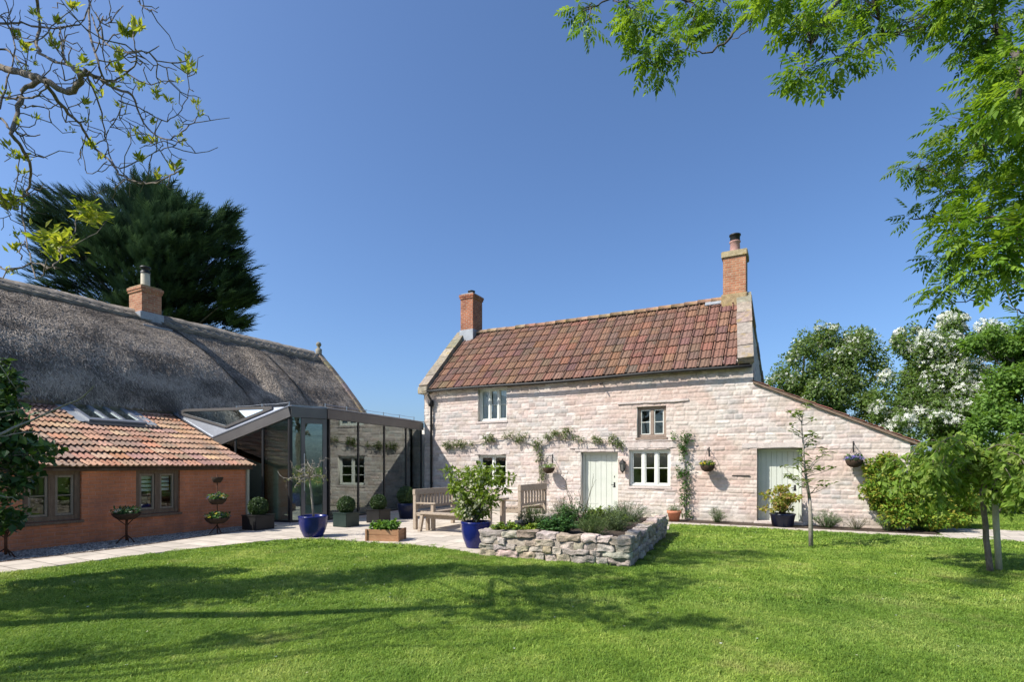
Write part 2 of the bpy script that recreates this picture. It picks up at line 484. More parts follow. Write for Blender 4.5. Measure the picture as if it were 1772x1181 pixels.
def thing(name, label, cat, loc=(0, 0, 0), rz=0.0, group=None):
    o = bpy.data.objects.new(name, None)
    COL.objects.link(o)
    o.empty_display_size = 0.1
    o.location = loc
    o.rotation_euler = (0, 0, rz)
    WM[o.name] = Matrix.Translation(loc) @ Matrix.Rotation(rz, 4, 'Z')
    return tag(o, label, cat, group)

def copy_tree(o, parent=None):
    c = o.copy()
    COL.objects.link(c)
    if parent:
        c.parent = parent
    for ch in list(o.children):
        copy_tree(ch, c)
    return c

def at(px, py, z):
    """world point seen at a pixel of the photograph, at depth z"""
    return np.array([(px - 886) / F_PX * z, z, EYE + (HOR - py) / F_PX * z])

# value noise on numpy arrays
_T = RNG.random((256, 256))
def vnoise(x, y):
    x, y = np.asarray(x, float), np.asarray(y, float)
    xi, yi = np.floor(x).astype(int), np.floor(y).astype(int)
    fx, fy = x - xi, y - yi
    fx, fy = fx * fx * (3 - 2 * fx), fy * fy * (3 - 2 * fy)
    g = lambda a, c: _T[a % 256, c % 256]
    return (g(xi, yi) * (1 - fx) + g(xi + 1, yi) * fx) * (1 - fy) + (g(xi, yi + 1) * (1 - fx) + g(xi + 1, yi + 1) * fx) * fy - 0.5
def fbm(x, y, o=4):
    return sum(vnoise(x * 2 ** k + 17 * k, y * 2 ** k + 31 * k) / 2 ** k for k in range(o))
def sstep(a, b, x):
    t = np.clip((x - a) / (b - a), 0, 1)
    return t * t * (3 - 2 * t)

# ------------------------------------------------------------------ foliage helpers
def unit(v):
    return v / (np.linalg.norm(v, axis=-1, keepdims=True) + 1e-9)

LEAF_V = np.array([(0, 0, 0), (0.30, 0.42, 0.05), (0, 1, -0.10), (-0.30, 0.42, 0.05), (0, 0.48, -0.04)], float)
LEAF_F = np.array([(0, 1, 2, 4), (0, 4, 2, 3)])
NARROW_V = LEAF_V * np.array([0.45, 1, 1])
ROUND_V = LEAF_V * np.array([1.6, 1, 1])
def pinnate(pairs=4, spread=0.42, droop=0.25):
    v, f = [], []
    def leaflet(p, d, L):
        d = unit(np.array(d, float))
        s = unit(np.cross(d, (0, 0, 1.0)))
        u = np.cross(s, d)
        k = len(v) * 0 + sum(len(a) for a in v)
        v.append(np.array(p) + L * (NARROW_V[:, :1] * 1.6 * s + NARROW_V[:, 1:2] * d + NARROW_V[:, 2:] * u))
        f.append(LEAF_F + k)
    for i in range(pairs):
        y = 0.25 + 0.6 * i / (pairs - 1)
        z = -droop * y * y
        for sgn in (-1, 1):
            leaflet((0, y, z), (sgn, 0.75, -0.25 - 0.3 * random.random()), spread * (1 - 0.15 * abs(i - 1.2)))
    leaflet((0, 0.9, -droop * 0.8), (0, 1, -0.4), spread)
    k = sum(len(a) for a in v)
    v.append(np.array([(-0.008, 0, 0), (0.008, 0, 0), (0.005, 0.5, -droop * 0.25), (-0.005, 0.5, -droop * 0.25), (0.004, 0.95, -droop * 0.9), (-0.004, 0.95, -droop * 0.9)]))
    f.append(np.array([(0, 1, 2, 3), (3, 2, 4, 5)]) + k)
    return np.concatenate(v), np.concatenate(f)
PIN_V, PIN_F = pinnate()
def spray_tmpl(n=12, w=0.055):
    v, f = [], []
    for i in range(n):
        y = 0.05 + 0.8 * i / n
        sg = -1 if i % 2 else 1
        L = 0.42 * (1 - 0.55 * y)
        d = np.array((sg * (0.55 + 0.2 * random.random()), 0.85, 0.35 * (random.random() - 0.4)))
        p = np.array((0, y, 0.06 * y))
        q = p + L * d
        k = len(v)
        v += [p + (0, -w, 0), p + (0, w, 0), q]
        f.append((k, k + 1, k + 2))
    k = len(v)
    v += [np.array((-0.05, 0, 0)), np.array((0.05, 0, 0)), np.array((0, 1.15, 0.05))]
    f.append((k, k + 1, k + 2))
    return np.array(v), np.array(f)
SPRAY_V, SPRAY_F = spray_tmpl()
def disc_tmpl(n=5):
    v = [(0, 0, 0.0)]
    f = []
    for i in range(n):
        a = 2 * math.pi * i / n
        for da, r, h in ((-0.32, 0.75, 0.1), (0, 1.0, 0.18), (0.32, 0.75, 0.1)):
            v.append((r * math.cos(a + da), r * math.sin(a + da), h))
        k = 1 + 3 * i
        f.append((0, k, k + 1, k + 2))
    return np.array(v, float), np.array(f)
FLOWER_V, FLOWER_F = disc_tmpl()

def scatter(mb, tv, tf, pos, fwd, up, size, col):
    """one copy of a leaf template per position"""
    n = len(pos)
    if n == 0:
        return
    fwd = unit(np.asarray(fwd, float))
    s = unit(np.cross(fwd, up))
    u = np.cross(s, fwd)
    size = np.broadcast_to(np.asarray(size, float), (n,))[:, None, None]
    v = np.asarray(pos)[:, None] + size * (tv[None, :, :1] * s[:, None] + tv[None, :, 1:2] * fwd[:, None] + tv[None, :, 2:] * u[:, None])
    k = len(tv)
    f = (np.arange(n)[:, None, None] * k + tf[None]).reshape(-1, tf.shape[1])
    mb.add(v.reshape(-1, 3), f, np.repeat(np.asarray(col), k, 0))

def rdir(n):
    return unit(RNG.normal(size=(n, 3)))

def clump_points(c, r, n, shell=0.55):
    """n points in an ellipsoid, denser towards its outside; returns points and outward directions"""
    d = rdir(n)
    q = shell + (1 - shell) * RNG.random(n)
    q = np.where(RNG.random(n) < 0.25, RNG.random(n) ** 0.5, q)
    return np.asarray(c) + d * q[:, None] * np.asarray(r), d

def leaf_cloud(mb, c, r, n, size, palette, tmpl=(LEAF_V, LEAF_F), shell=0.55, droop=0.2, out=0.6, upness=0.6, zmin=None, sv=0.25):
    pos, d = clump_points(c, r, n, shell)
    if zmin is not None:
        keep = pos[:, 2] > zmin
        pos, d = pos[keep], d[keep]
        n = len(pos)
    fwd = d * out + rdir(n) * 0.7 + np.array([0, 0, -droop])
    up = rdir(n) * 0.5 + np.array([0, 0, upness]) + d * 0.9
    pal = np.asarray(palette, float)
    base = pal[RNG.integers(0, len(pal), n)]
    col = np.clip(base * (1 + RNG.normal(0, 0.16, (n, 1))), 0.003, 0.95)
    scatter(mb, tmpl[0], tmpl[1], pos, fwd, up, size * (1 + RNG.normal(0, sv, n)).clip(0.4, 1.8), col)
    return pos

def limb(p, q, k=6, wob=0.08, sag=0.0):
    p, q = np.asarray(p, float), np.asarray(q, float)
    t = np.linspace(0, 1, k)[:, None]
    L = np.linalg.norm(q - p)
    pts = p + (q - p) * t
    pts[1:-1] += RNG.normal(0, wob * L, (k - 2, 3)) * 0.5
    pts[:, 2] += sag * L * np.sin(t[:, 0] * math.pi)
    return pts

def trunk_and_limbs(mb, base, fork, targets, r0, wob=0.08, seg=7):
    mb.tube(limb(base, fork, 6, wob * 0.5), np.linspace(r0, r0 * 0.6, 6), seg)
    for q in targets:
        mb.tube(limb(fork, q, 6, wob, 0.1), np.linspace(r0 * 0.45, r0 * 0.06, 6), 5)

# ------------------------------------------------------------------ ground, paths, grass
def struct(o, kind='structure'):
    o['kind'] = kind
    return o

def sheet(name, pts, z, mat, thick=0.0):
    mb = MB()
    if thick:
        mb.poly(pts, z - thick, z)
    else:
        mb.add([(x, y, z) for x, y in pts], np.array([list(range(len(pts)))]))
    return struct(mb.build(name, mat))

g = MB()
n = 60
gx = np.sinh(np.linspace(-4.2, 4.2, n)) * 9
gy = np.sinh(np.linspace(-4.2, 4.2, n)) * 9 + 5
X, Y = np.meshgrid(gx, gy)
idx = np.arange(n * n).reshape(n, n)
g.add(np.stack([X, Y, 0 * X], -1).reshape(-1, 3), np.stack([idx[:-1, :-1], idx[:-1, 1:], idx[1:, 1:], idx[1:, :-1]], -1).reshape(-1, 4))
struct(g.build('lawn', 'turf'))

ANG = -math.atan2(0.468, 0.883)                 # cottage and barn share this orientation
RA = rotz(ANG)
COT = np.array([-3.21, 19.62, 0.0])             # cottage: local x along its front, y into the house
BRN = np.array([-6.94, 13.9, 0.0])              # outbuilding corner: local x out of its front, y away from the camera
def cw(x, y, z=0.0):
    return COT + RA @ np.array([x, y, z])
def bw(x, y, z=0.0):
    return BRN + RA @ np.array([x, y, z])

# path along the brick outbuilding running into the patio
LAWN_L = [(-13.3, -3.07), (-9.43, 4.07), (-7.46, 7.77), (-6.73, 9.06), (-5.91, 10.18), (-5.04, 11.15), (-4.55, 11.42), (-4.04, 11.45), (-3.5, 11.22), (-2.92, 10.94), (-1.67, 10.45), (-0.9, 9.85), (-0.57, 9.38)]
pv = [tuple(p) for p in LAWN_L] + [(-0.1, 9.6), (2.05, 12.6), (3.85, 13.1), (4.2, 14.2)]
back = [cw(8.9, -1.15)[:2], cw(8.9, -0.5)[:2], cw(0.0, -0.02)[:2], (-3.3, 19.6), (-5.12, 14.75), (-5.89, 14.2), bw(0.1, 0.6)[:2], bw(0.84, 0.3)[:2], bw(1.43, -3.6)[:2], bw(1.28, -5.6)[:2], bw(1.28, -18)[:2]]
sheet('patio_and_path', pv + [tuple(b) for b in back], 0.022, 'paving', 0.05)
GRV = [tuple(bw(*p)[:2]) for p in ((0.0, -18), (1.25, -18), (1.25, -5.6), (1.40, -3.6), (0.81, 0.28), (0.0, 0.5))]
sheet('gravel_strip', GRV, 0.012, 'gravel', 0.03)
mb = MB()
for a, c in (((1.265, -18), (1.265, -5.6)), ((1.265, -5.6), (1.415, -3.6)), ((1.415, -3.6), (0.825, 0.29))):
    mb.bar(bw(a[0], a[1], 0.012), bw(c[0], c[1], 0.012), 0.022, 0.04)
struct(mb.build('path_edging', 'brown_wood'))
# soil border and stone edging along the cottage front
bed = [cw(8.9, -0.02), cw(14.9, -0.02), cw(14.9, -0.75), cw(8.9, -0.75)]
sheet('soil_border', [tuple(p[:2]) for p in bed], 0.03, 'soil', 0.05)
edge = [cw(8.9, -0.76), cw(20.5, -0.76), cw(20.5, -1.12), cw(8.9, -1.12)]
sheet('edging_path', [tuple(p[:2]) for p in edge], 0.02, 'paving', 0.04)
sheet('side_path', [tuple(cw(*p)[:2]) for p in ((15.0, -0.75), (17.6, -0.75), (16.8, 1.2), (15.0, 1.0))], 0.018, 'paving', 0.04)

def inside(poly, x, y):
    res = np.zeros(x.shape, bool)
    k = len(poly)
    for i in range(k):
        x1, y1 = poly[i]
        x2, y2 = poly[(i + 1) % k]
        c = ((y1 > y) != (y2 > y)) & (x < (x2 - x1) * (y - y1) / (y2 - y1 + 1e-12) + x1)
        res ^= c
    return res

LAWN = [tuple(p) for p in LAWN_L] + [(1.85, 8.22), (3.85, 12.3), tuple(cw(9.0, -1.12)[:2]), tuple(cw(20.5, -1.12)[:2]), (18, 4), (9, -2)]
LAWN_R = [tuple(cw(*p)[:2]) for p in ((14.9, -0.7), (17.7, -0.75), (17.0, 1.2), (15.4, 1.2), (15.4, 9), (26, 9), (30, -0.7))]

def pebbles(n):
    x = RNG.uniform(-10.5, -6, n)
    y = RNG.uniform(7.5, 14.5, n)
    k = inside(GRV, x, y)
    x, y = x[k], y[k]
    n = len(x)
    v0 = np.array([(1, 0, 0), (0, 1, 0), (-1, 0, 0), (0, -1, 0), (0, 0, 0.8), (0.6, 0.6, 0.45), (-0.6, 0.6, 0.45), (-0.6, -0.6, 0.45), (0.6, -0.6, 0.45)])
    f0 = np.array([(0, 5, 4), (5, 1, 4), (1, 6, 4), (6, 2, 4), (2, 7, 4), (7, 3, 4), (3, 8, 4), (8, 0, 4), (0, 1, 5), (1, 2, 6), (2, 3, 7), (3, 0, 8)])
    sz = RNG.uniform(0.008, 0.022, n)[:, None, None] * RNG.uniform(0.6, 1.3, (n, 1, 3))
    a = RNG.uniform(0, 6.28, n)
    ca, sa = np.cos(a)[:, None], np.sin(a)[:, None]
    v = v0[None] * sz
    v = np.stack([v[..., 0] * ca - v[..., 1] * sa, v[..., 0] * sa + v[..., 1] * ca, v[..., 2]], -1) + np.stack([x, y, np.full(n, 0.011)], -1)[:, None]
    c = np.array([(0.3, 0.27, 0.24), (0.42, 0.38, 0.33), (0.2, 0.18, 0.165), (0.5, 0.46, 0.4)])[RNG.integers(0, 4, n)]
    mb = MB()
    mb.add(v.reshape(-1, 3), (np.arange(n)[:, None, None] * 9 + f0[None]).reshape(-1, 3), np.repeat(c, 9, 0))
    struct(mb.build('gravel_pebbles', 'planter_stone'), 'stuff')
pebbles(42000)

def grass_field(name, cell, ylo, yhi, density, blades, hgt, wid, seed):
    """mown turf: a mesh of lawn cells whose faces carry instanced tufts"""
    xs = np.arange(-16, 26, cell)
    ys = np.arange(ylo, yhi, cell)
    cx, cy = np.meshgrid(xs + cell / 2, ys + cell / 2)
    cx, cy = cx.ravel(), cy.ravel()
    ok = (inside(LAWN, cx, cy) | inside(LAWN_R, cx, cy)) & (np.abs(cx) < 1.03 * cy + 0.5)
    cx, cy = cx[ok], cy[ok]
    h = cell / 2
    v = np.stack([np.stack([cx + a * h, cy + c * h, 0 * cx + 0.002], -1) for a, c in ((-1, -1), (1, -1), (1, 1), (-1, 1))], 1).reshape(-1, 3)
    mb = MB()
    mb.add(v, np.arange(len(v)).reshape(-1, 4))
    o = mb.build(name, 'turf')
    src = bpy.data.collections.new(name + '_tufts')
    rg = np.random.default_rng(seed)
    for k in range(5):
        t = MB()
        for i in range(blades):
            a = rg.random() * 6.28
            r = rg.random() ** 0.5 * 0.045
            p = np.array((r * math.cos(a), r * math.sin(a), 0))
            la = rg.random() * 6.28
            L = hgt * (0.6 + 0.8 * rg.random())
            lean = np.array((math.cos(la), math.sin(la), 0)) * L * (0.4 + 1.3 * rg.random())
            s = np.array((-math.sin(la), math.cos(la), 0)) * wid * (0.7 + 0.6 * rg.random())
            mid = p + lean * 0.4 + (0, 0, L * 0.62)
            t.add([p - s, p + s, mid + s * 0.8, mid - s * 0.8, p + lean + (0, 0, L * (0.55 + 0.3 * rg.random()))], [np.array([(0, 1, 2, 3)]), np.array([(3, 2, 4)])])
        ob = t.build('grass_tuft', 'grass')
        COL.objects.unlink(ob)
        src.objects.link(ob)
    ng = bpy.data.node_groups.new(name, 'GeometryNodeTree')
    ng.interface.new_socket('Geometry', in_out='INPUT', socket_type='NodeSocketGeometry')
    ng.interface.new_socket('Geometry', in_out='OUTPUT', socket_type='NodeSocketGeometry')
    gi, go = ng.nodes.new('NodeGroupInput'), ng.nodes.new('NodeGroupOutput')
    dp = ng.nodes.new('GeometryNodeDistributePointsOnFaces')
    dp.inputs['Density'].default_value = density
    dp.inputs['Seed'].default_value = seed
    ci = ng.nodes.new('GeometryNodeCollectionInfo')
    ci.inputs['Collection'].default_value = src
    ci.inputs['Separate Children'].default_value = True
    ci.inputs['Reset Children'].default_value = True
    ip = ng.nodes.new('GeometryNodeInstanceOnPoints')
    ip.inputs['Pick Instance'].default_value = True
    rv = ng.nodes.new('FunctionNodeRandomValue')
    rv.data_type = 'FLOAT_VECTOR'
    rv.inputs[0].default_value = (-0.12, -0.12, 0)
    rv.inputs[1].default_value = (0.12, 0.12, 6.283)
    rs = ng.nodes.new('FunctionNodeRandomValue')
    rs.inputs[2].default_value = 0.65
    rs.inputs[3].default_value = 1.35
    L = ng.links
    L.new(gi.outputs[0], dp.inputs['Mesh'])
    L.new(dp.outputs['Points'], ip.inputs['Points'])
    L.new(ci.outputs[0], ip.inputs['Instance'])
    L.new(rv.outputs[0], ip.inputs['Rotation'])
    L.new(rs.outputs[1], ip.inputs['Scale'])
    L.new(ip.outputs[0], go.inputs[0])
    md = o.modifiers.new('grass', 'NODES')
    md.node_group = ng
    o['kind'] = 'stuff'
    return o
grass_field('grass', 0.25, 2.75, 6.0, 1900, 12, 0.027, 0.0019, 3)
grass_field('grass', 0.25, 6.0, 10.0, 760, 12, 0.03, 0.0028, 4)
grass_field('grass', 0.25, 10.0, 19.0, 280, 12, 0.034, 0.0044, 5)

# ------------------------------------------------------------------ masonry and roofing builders
def rubble_sheet(mb, W, H, res, pal, top=None, holes=(), course=(0.088, 0.165), length=(0.16, 0.40), depth=0.016, joint=(0.54, 0.475, 0.42), seed=1, wobble=0.012, xcuts=(), to3=None, tone=None):
    """coursed rubble as real relief on a grid; local x along the wall, z up, faces -y"""
    rg = np.random.default_rng(seed)
    xs = set(np.round(np.arange(0, W + res, res).clip(0, W), 4))
    zs = set(np.round(np.arange(0, H + res, res).clip(0, H), 4))
    for (a, c, d, e) in holes:
        xs |= {a, c}
        zs |= {d, e}
    xs |= set(xcuts)
    xs, zs = np.array(sorted(xs)), np.array(sorted(zs))
    X, Z = np.meshgrid(xs, zs, indexing='ij')
    if top is not None:
        Z = np.minimum(Z, top(X))
    zz = Z + wobble * 2 * fbm(X * 0.9 + seed, Z * 1.4, 3) + 0.012 * vnoise(X * 6, Z * 6)
    xx = X + wobble * 1.6 * vnoise(X * 5 + 9, Z * 5 + seed) + 0.01 * vnoise(X * 17, Z * 17)
    rows = [-0.1]
    while rows[-1] < H + 0.2:
        rows.append(rows[-1] + rg.uniform(*course))
    rows = np.array(rows)
    ri = np.searchsorted(rows, zz.ravel()) - 1
    xf, zf = xx.ravel(), zz.ravel()
    dz = np.minimum(zf - rows[ri], rows[ri + 1] - zf)
    dx = np.zeros_like(xf)
    sid = np.zeros(len(xf), int)
    base = 0
    for r in range(len(rows) - 1):
        mk = ri == r
        js = [-0.3 - rg.random() * 0.3]
        while js[-1] < W + 0.5:
            js.append(js[-1] + rg.uniform(*length) * (0.8 + (rows[r + 1] - rows[r]) * 2))
        js = np.array(js)
        k = np.searchsorted(js, xf[mk]) - 1
        dx[mk] = np.minimum(xf[mk] - js[k], js[k + 1] - xf[mk])
        sid[mk] = base + k
        base += len(js)
    offs = rg.normal(0, 0.30, base)
    pal = np.asarray(pal, float)
    pc = pal[rg.integers(0, len(pal), base)] * (1 + rg.normal(0, 0.10, (base, 1)))
    d = np.minimum(dx, dz)
    e = sstep(0.0, 0.026, d)
    h = depth * (e * (1 + offs[sid]) + 0.5 * vnoise(xf * 14, zf * 14) + 0.9 * fbm(xf * 3.1, zf * 4.3, 3) + 0.45 * vnoise(xf * 31, zf * 31))
    tiltz = rg.normal(0, 0.4, base)
    h += depth * 1.2 * tiltz[sid] * (zf - rows[ri] - 0.07) * 5 * e
    je = sstep(0.0, 0.014, d)[:, None]
    col = np.asarray(joint) * (1 - je) + pc[sid] * je
    if tone is not None:
        col = tone(X.ravel(), Z.ravel(), col)
    V = np.stack([X.ravel(), -h.ravel() - 0.004, Z.ravel()], -1)
    nx, nz = len(xs), len(zs)
    idx = np.arange(nx * nz).reshape(nx, nz)
    F = np.stack([idx[:-1, :-1], idx[1:, :-1], idx[1:, 1:], idx[:-1, 1:]], -1).reshape(-1, 4)
    cx = V[F][:, :, 0].mean(1)
    cz = V[F][:, :, 2].mean(1)
    keep = (V[F][:, :, 2].max(1) - V[F][:, :, 2].min(1)) > 1e-5
    for (a, c, dd, ee) in holes:
        keep &= ~((cx > a) & (cx < c) & (cz > dd) & (cz < ee))
    if to3 is not None:
        V = to3(V)
    mb.add(V, F[keep], np.clip(col, 0.02, 0.9))

def tile_roof(mb, O, E, U, Nn, ncol, nrow, w, gauge, prof, pal, lift=0.032, gap=0.01, seed=1, sag=None, skip=None, var=0.14):
    """every tile its own little shell: prof = [(across 0..1, height)]"""
    rg = np.random.default_rng(seed)
    O, E, U, Nn = (np.asarray(a, float) for a in (O, E, U, Nn))
    prof = np.asarray(prof, float)
    k = len(prof)
    pal = np.asarray(pal, float)
    for j in range(nrow):
        for i in range(ncol):
            if skip and skip((i + 0.5) * w, (j + 0.5) * gauge):
                continue
            o = O + E * (i * w + rg.normal(0, 0.004)) + U * (j * gauge + rg.normal(0, 0.006)) + Nn * rg.normal(0, 0.004)
            if sag is not None:
                o = o + Nn * sag((i + 0.5) * w, (j + 0.5) * gauge)
            sk = rg.normal(0, 0.006)
            xa = prof[:, 0] * (w - gap) + gap / 2
            b = o + E * xa[:, None] + Nn * (prof[:, 1:2] + lift)
            t = o + U * (gauge + 0.05) + E * (xa[:, None] + sk) + Nn * (prof[:, 1:2] + 0.002)
            lip = b - Nn * 0.026 + U * 0.012
            v = np.concatenate([b, t, lip])
            q = np.arange(k - 1)
            f = np.concatenate([np.stack([q, q + 1, q + 1 + k, q + k], -1), np.stack([q + 2 * k, q + 1 + 2 * k, q + 1, q], -1)])
            c = pal[rg.integers(0, len(pal))] * (1 + rg.normal(0, var)) * (1 + rg.normal(0, 0.05, 3))
            mb.add(v, f, np.clip(c, 0.02, 0.7))

def curve_prof(fn, n):
    t = np.linspace(0, 1, n)
    return [(a, fn(a)) for a in t]

def window(parent, name, x0, x1, z0, z1, y, lights, rows, mat, frame=0.05, mull=0.055, cas=0.035, bar=0.018, glass='window_glass', label=None, axis=None, cas_mat=None):
    """window set in local x/z at depth y: outer frame > one casement and pane per light"""
    T = axis if axis else (lambda V: V)
    def mk(mb, nm, mt, par):
        mb.v = [T(np.asarray(v)) for v in mb.v]
        return mb.build(nm, mt, par)
    mb = MB()
    d = 0.05
    mb.bevbox(x0, x0 + frame, y - d, y + d, z0, z1, 0.006)
    mb.bevbox(x1 - frame, x1, y - d, y + d, z0, z1, 0.006)
    mb.bevbox(x0 + frame, x1 - frame, y - d + 0.002, y + d, z1 - frame, z1, 0.006)
    mb.bevbox(x0 + frame, x1 - frame, y - d + 0.002, y + d, z0, z0 + frame, 0.006)
    ix0, ix1, iz0, iz1 = x0 + frame, x1 - frame, z0 + frame, z1 - frame
    wl = (ix1 - ix0 - mull * (lights - 1)) / lights
    for i in range(1, lights):
        a = ix0 + i * wl + (i - 1) * mull
        mb.bevbox(a, a + mull, y - d + 0.003, y + d, iz0, iz1, 0.005)
    win = mk(mb, name, mat, parent)
    if label:
        win['label'] = label
    for i in range(lights):
        a = ix0 + i * (wl + mull)
        c = a + wl
        mb = MB()
        yy = y + 0.004
        mb.bevbox(a + 0.002, a + cas, yy - 0.03, yy + 0.02, iz0 + 0.002, iz1 - 0.002, 0.004)
        mb.bevbox(c - cas, c - 0.002, yy - 0.03, yy + 0.02, iz0 + 0.002, iz1 - 0.002, 0.004)
        mb.bevbox(a + cas, c - cas, yy - 0.028, yy + 0.02, iz1 - cas, iz1 - 0.002, 0.004)
        mb.bevbox(a + cas, c - cas, yy - 0.028, yy + 0.02, iz0 + 0.002, iz0 + cas, 0.004)
        for r in range(1, rows):
            zc = iz0 + (iz1 - iz0) * r / rows
            mb.bevbox(a + cas, c - cas, yy - 0.026, yy + 0.018, zc - bar / 2, zc + bar / 2, 0.003)
        mk(mb, 'casement', cas_mat or mat, win)
        mb = MB()
        mb.box(a + cas, c - cas, yy + 0.004, yy + 0.01, iz0 + cas, iz1 - cas)
        mk(mb, 'pane', glass, win)
    return win, mk

# ------------------------------------------------------------------ stone cottage
CW, CD, EAVE, RIDGE = 11.03, 5.0, 4.42, 6.85
cot = thing('stone_cottage', 'long limewashed stone cottage with clay tiled roof and two brick chimneys', 'cottage', tuple(COT), ANG)
HOLES = [(2.30, 3.44, 3.10, 4.24), (7.86, 8.72, 2.41, 3.33), (2.30, 3.42, 0.82, 1.94), (6.08, 7.28, 0.0, 2.0), (7.62, 8.84, 0.96, 2.05), (11.12, 12.20, 0.0, 2.04)]
def wall_top(x):
    t = np.where(x <= 11.031, 4.5, 3.84 - (x - 11.03) * (3.84 - 2.17) / 3.45)
    return t
PAL = [(0.53, 0.445, 0.395), (0.575, 0.495, 0.445), (0.485, 0.415, 0.38), (0.535, 0.43, 0.38), (0.59, 0.525, 0.47), (0.545, 0.455, 0.41), (0.485, 0.445, 0.41)]
def wall_tone(x, z, col):
    a = sstep(0.02, 0.30, fbm(x * 0.55 + 3.3, z * 0.8 + 7.7, 4) + 0.33 * np.exp(-((x - 9.3) / 2.2) ** 2 - ((z - 3.4) / 0.7) ** 2))
    col = col * (1 - 0.42 * a[:, None]) + np.array((0.56, 0.37, 0.285)) * 0.42 * a[:, None]
    gq = sstep(0.05, 0.32, fbm(x * 0.8 + 40, z * 1.1 + 3, 4))
    col = col * (1 - 0.4 * gq[:, None]) + np.array((0.585, 0.555, 0.485)) * 0.4 * gq[:, None]
    dirt = sstep(0.4, 0.0, z + 0.25 * fbm(x * 2, z * 2, 3))
    col = col * (1 - 0.5 * dirt[:, None]) + np.array((0.33, 0.28, 0.22)) * 0.5 * dirt[:, None]
    bare = sstep(0.22, 0.36, fbm(x * 3.3 + 11, z * 5 + 5, 4))
    return col * (1 - 0.45 * bare[:, None]) + np.array((0.42, 0.35, 0.28)) * 0.45 * bare[:, None]
mb = MB()
rubble_sheet(mb, 14.48, 4.5, 0.0215, PAL, wall_top, HOLES, seed=3, xcuts=(11.03, 11.032), tone=wall_tone, depth=0.0125)
# reveals behind every opening
for (a, c, d, e) in HOLES:
    dep = 0.44 if a > 11 else 0.3
    mb.box(a - 0.06, a, 0.0, dep, d, e, (0.6, 0.56, 0.5))
    mb.box(c, c + 0.06, 0.0, dep, d, e, (0.6, 0.56, 0.5))
    mb.box(a - 0.06, c + 0.06, 0.0, dep, e, e + 0.06, (0.58, 0.54, 0.48))
    if d > 0.1:
        mb.box(a - 0.06, c + 0.06, 0.0, dep, d - 0.06, d, (0.6, 0.56, 0.5))
# the leaning right gable, left gable and rear wall
LEAN = 0.29
def gable_top(x):
    return EAVE + (RIDGE - EAVE) * (1 - np.abs(x - CD / 2) / (CD / 2)) + 0.02
rubble_sheet(mb, CD, RIDGE + 0.1, 0.05, PAL, gable_top, seed=8, to3=lambda V: np.stack([CW - V[:, 1] - LEAN * np.clip(V[:, 2] - 4.0, 0, 9) / 2.85, V[:, 0], V[:, 2]], -1))
rubble_sheet(mb, CD, RIDGE + 0.1, 0.06, PAL, gable_top, seed=9, to3=lambda V: np.stack([V[:, 1], CD - V[:, 0], V[:, 2]], -1))
mb.box(0, CW, CD - 0.01, CD + 0.2, 0, EAVE, (0.55, 0.5, 0.45))
mb.box(CW, 14.48, CD - 0.5, CD - 0.3, 0, 2.2, (0.55, 0.5, 0.45))
mb.box(14.28, 14.47, 0.02, CD - 0.5, 0, 2.15, (0.55, 0.5, 0.45))
mb.box(0.1, 14.3, 0.3, CD - 0.52, 0.02, 0.03, (0.1, 0.08, 0.06))      # floor boards
mb.box(0.1, CW - 0.1, 0.25, CD - 0.02, 2.22, 2.3, (0.3, 0.28, 0.25))   # upper floor
mb.build('wall', 'stone', cot, True)

# roof
SL = math.hypot(CD / 2, RIDGE - EAVE)
Uc = np.array([0, CD / 2, RIDGE - EAVE]) / SL
Nc = np.array([0, -(RIDGE - EAVE), CD / 2]) / SL
def roll2(t):
    h = 0.0
    for c, a in ((0.06, 0.044), (0.50, 0.022), (0.80, 0.020)):
        h = max(h, a * max(0, 1 - ((t - c) / 0.115) ** 2) ** 0.7)
    return h
def sagc(x, u):
    return -0.05 * math.sin(min(max(x / 10.4, 0), 1) * math.pi) * (u / 3.7) + 0.03 * float(vnoise(x * 0.45 + 3, u * 0.6)) 
mb = MB()
O = np.array([0.36, 0, EAVE]) - Uc * 0.22 + Nc * 0.06
TPAL = [(0.195, 0.105, 0.072), (0.18, 0.098, 0.07), (0.21, 0.112, 0.074), (0.165, 0.092, 0.068), (0.195, 0.112, 0.08), (0.22, 0.115, 0.072), (0.16, 0.092, 0.07)]
tile_roof(mb, O, (1, 0, 0), Uc, Nc, 30, 9, 0.342, 0.415, curve_prof(roll2, 21), TPAL, 0.036, 0.034, 4, sagc, var=0.045)
mb.add([O - Nc * 0.08 + np.array((-0.3, 0, 0)), O - Nc * 0.08 + np.array((10.6, 0, 0)), O - Nc * 0.08 + np.array((10.35, 0, 0)) + Uc * (SL + 0.22), O - Nc * 0.08 + np.array((-0.3, 0, 0)) + Uc * (SL + 0.22)], np.array([(0, 1, 2, 3)]), (0.06, 0.04, 0.03))
Ub = np.array([0, -CD / 2, RIDGE - EAVE]) / SL
Nb = np.array([0, (RIDGE - EAVE), CD / 2]) / SL
Ob = np.array([0.1, CD, EAVE]) - Ub * 0.2 + Nb * 0.04
mb.add([Ob, Ob + (10.8, 0, 0), Ob + (10.55, 0, 0) + Ub * (SL + 0.2), Ob + Ub * (SL + 0.2)], np.array([(1, 0, 3, 2)]), (0.28, 0.12, 0.07))
roof = mb.build('roof', 'tile', cot)
mb = MB()
nr = 24
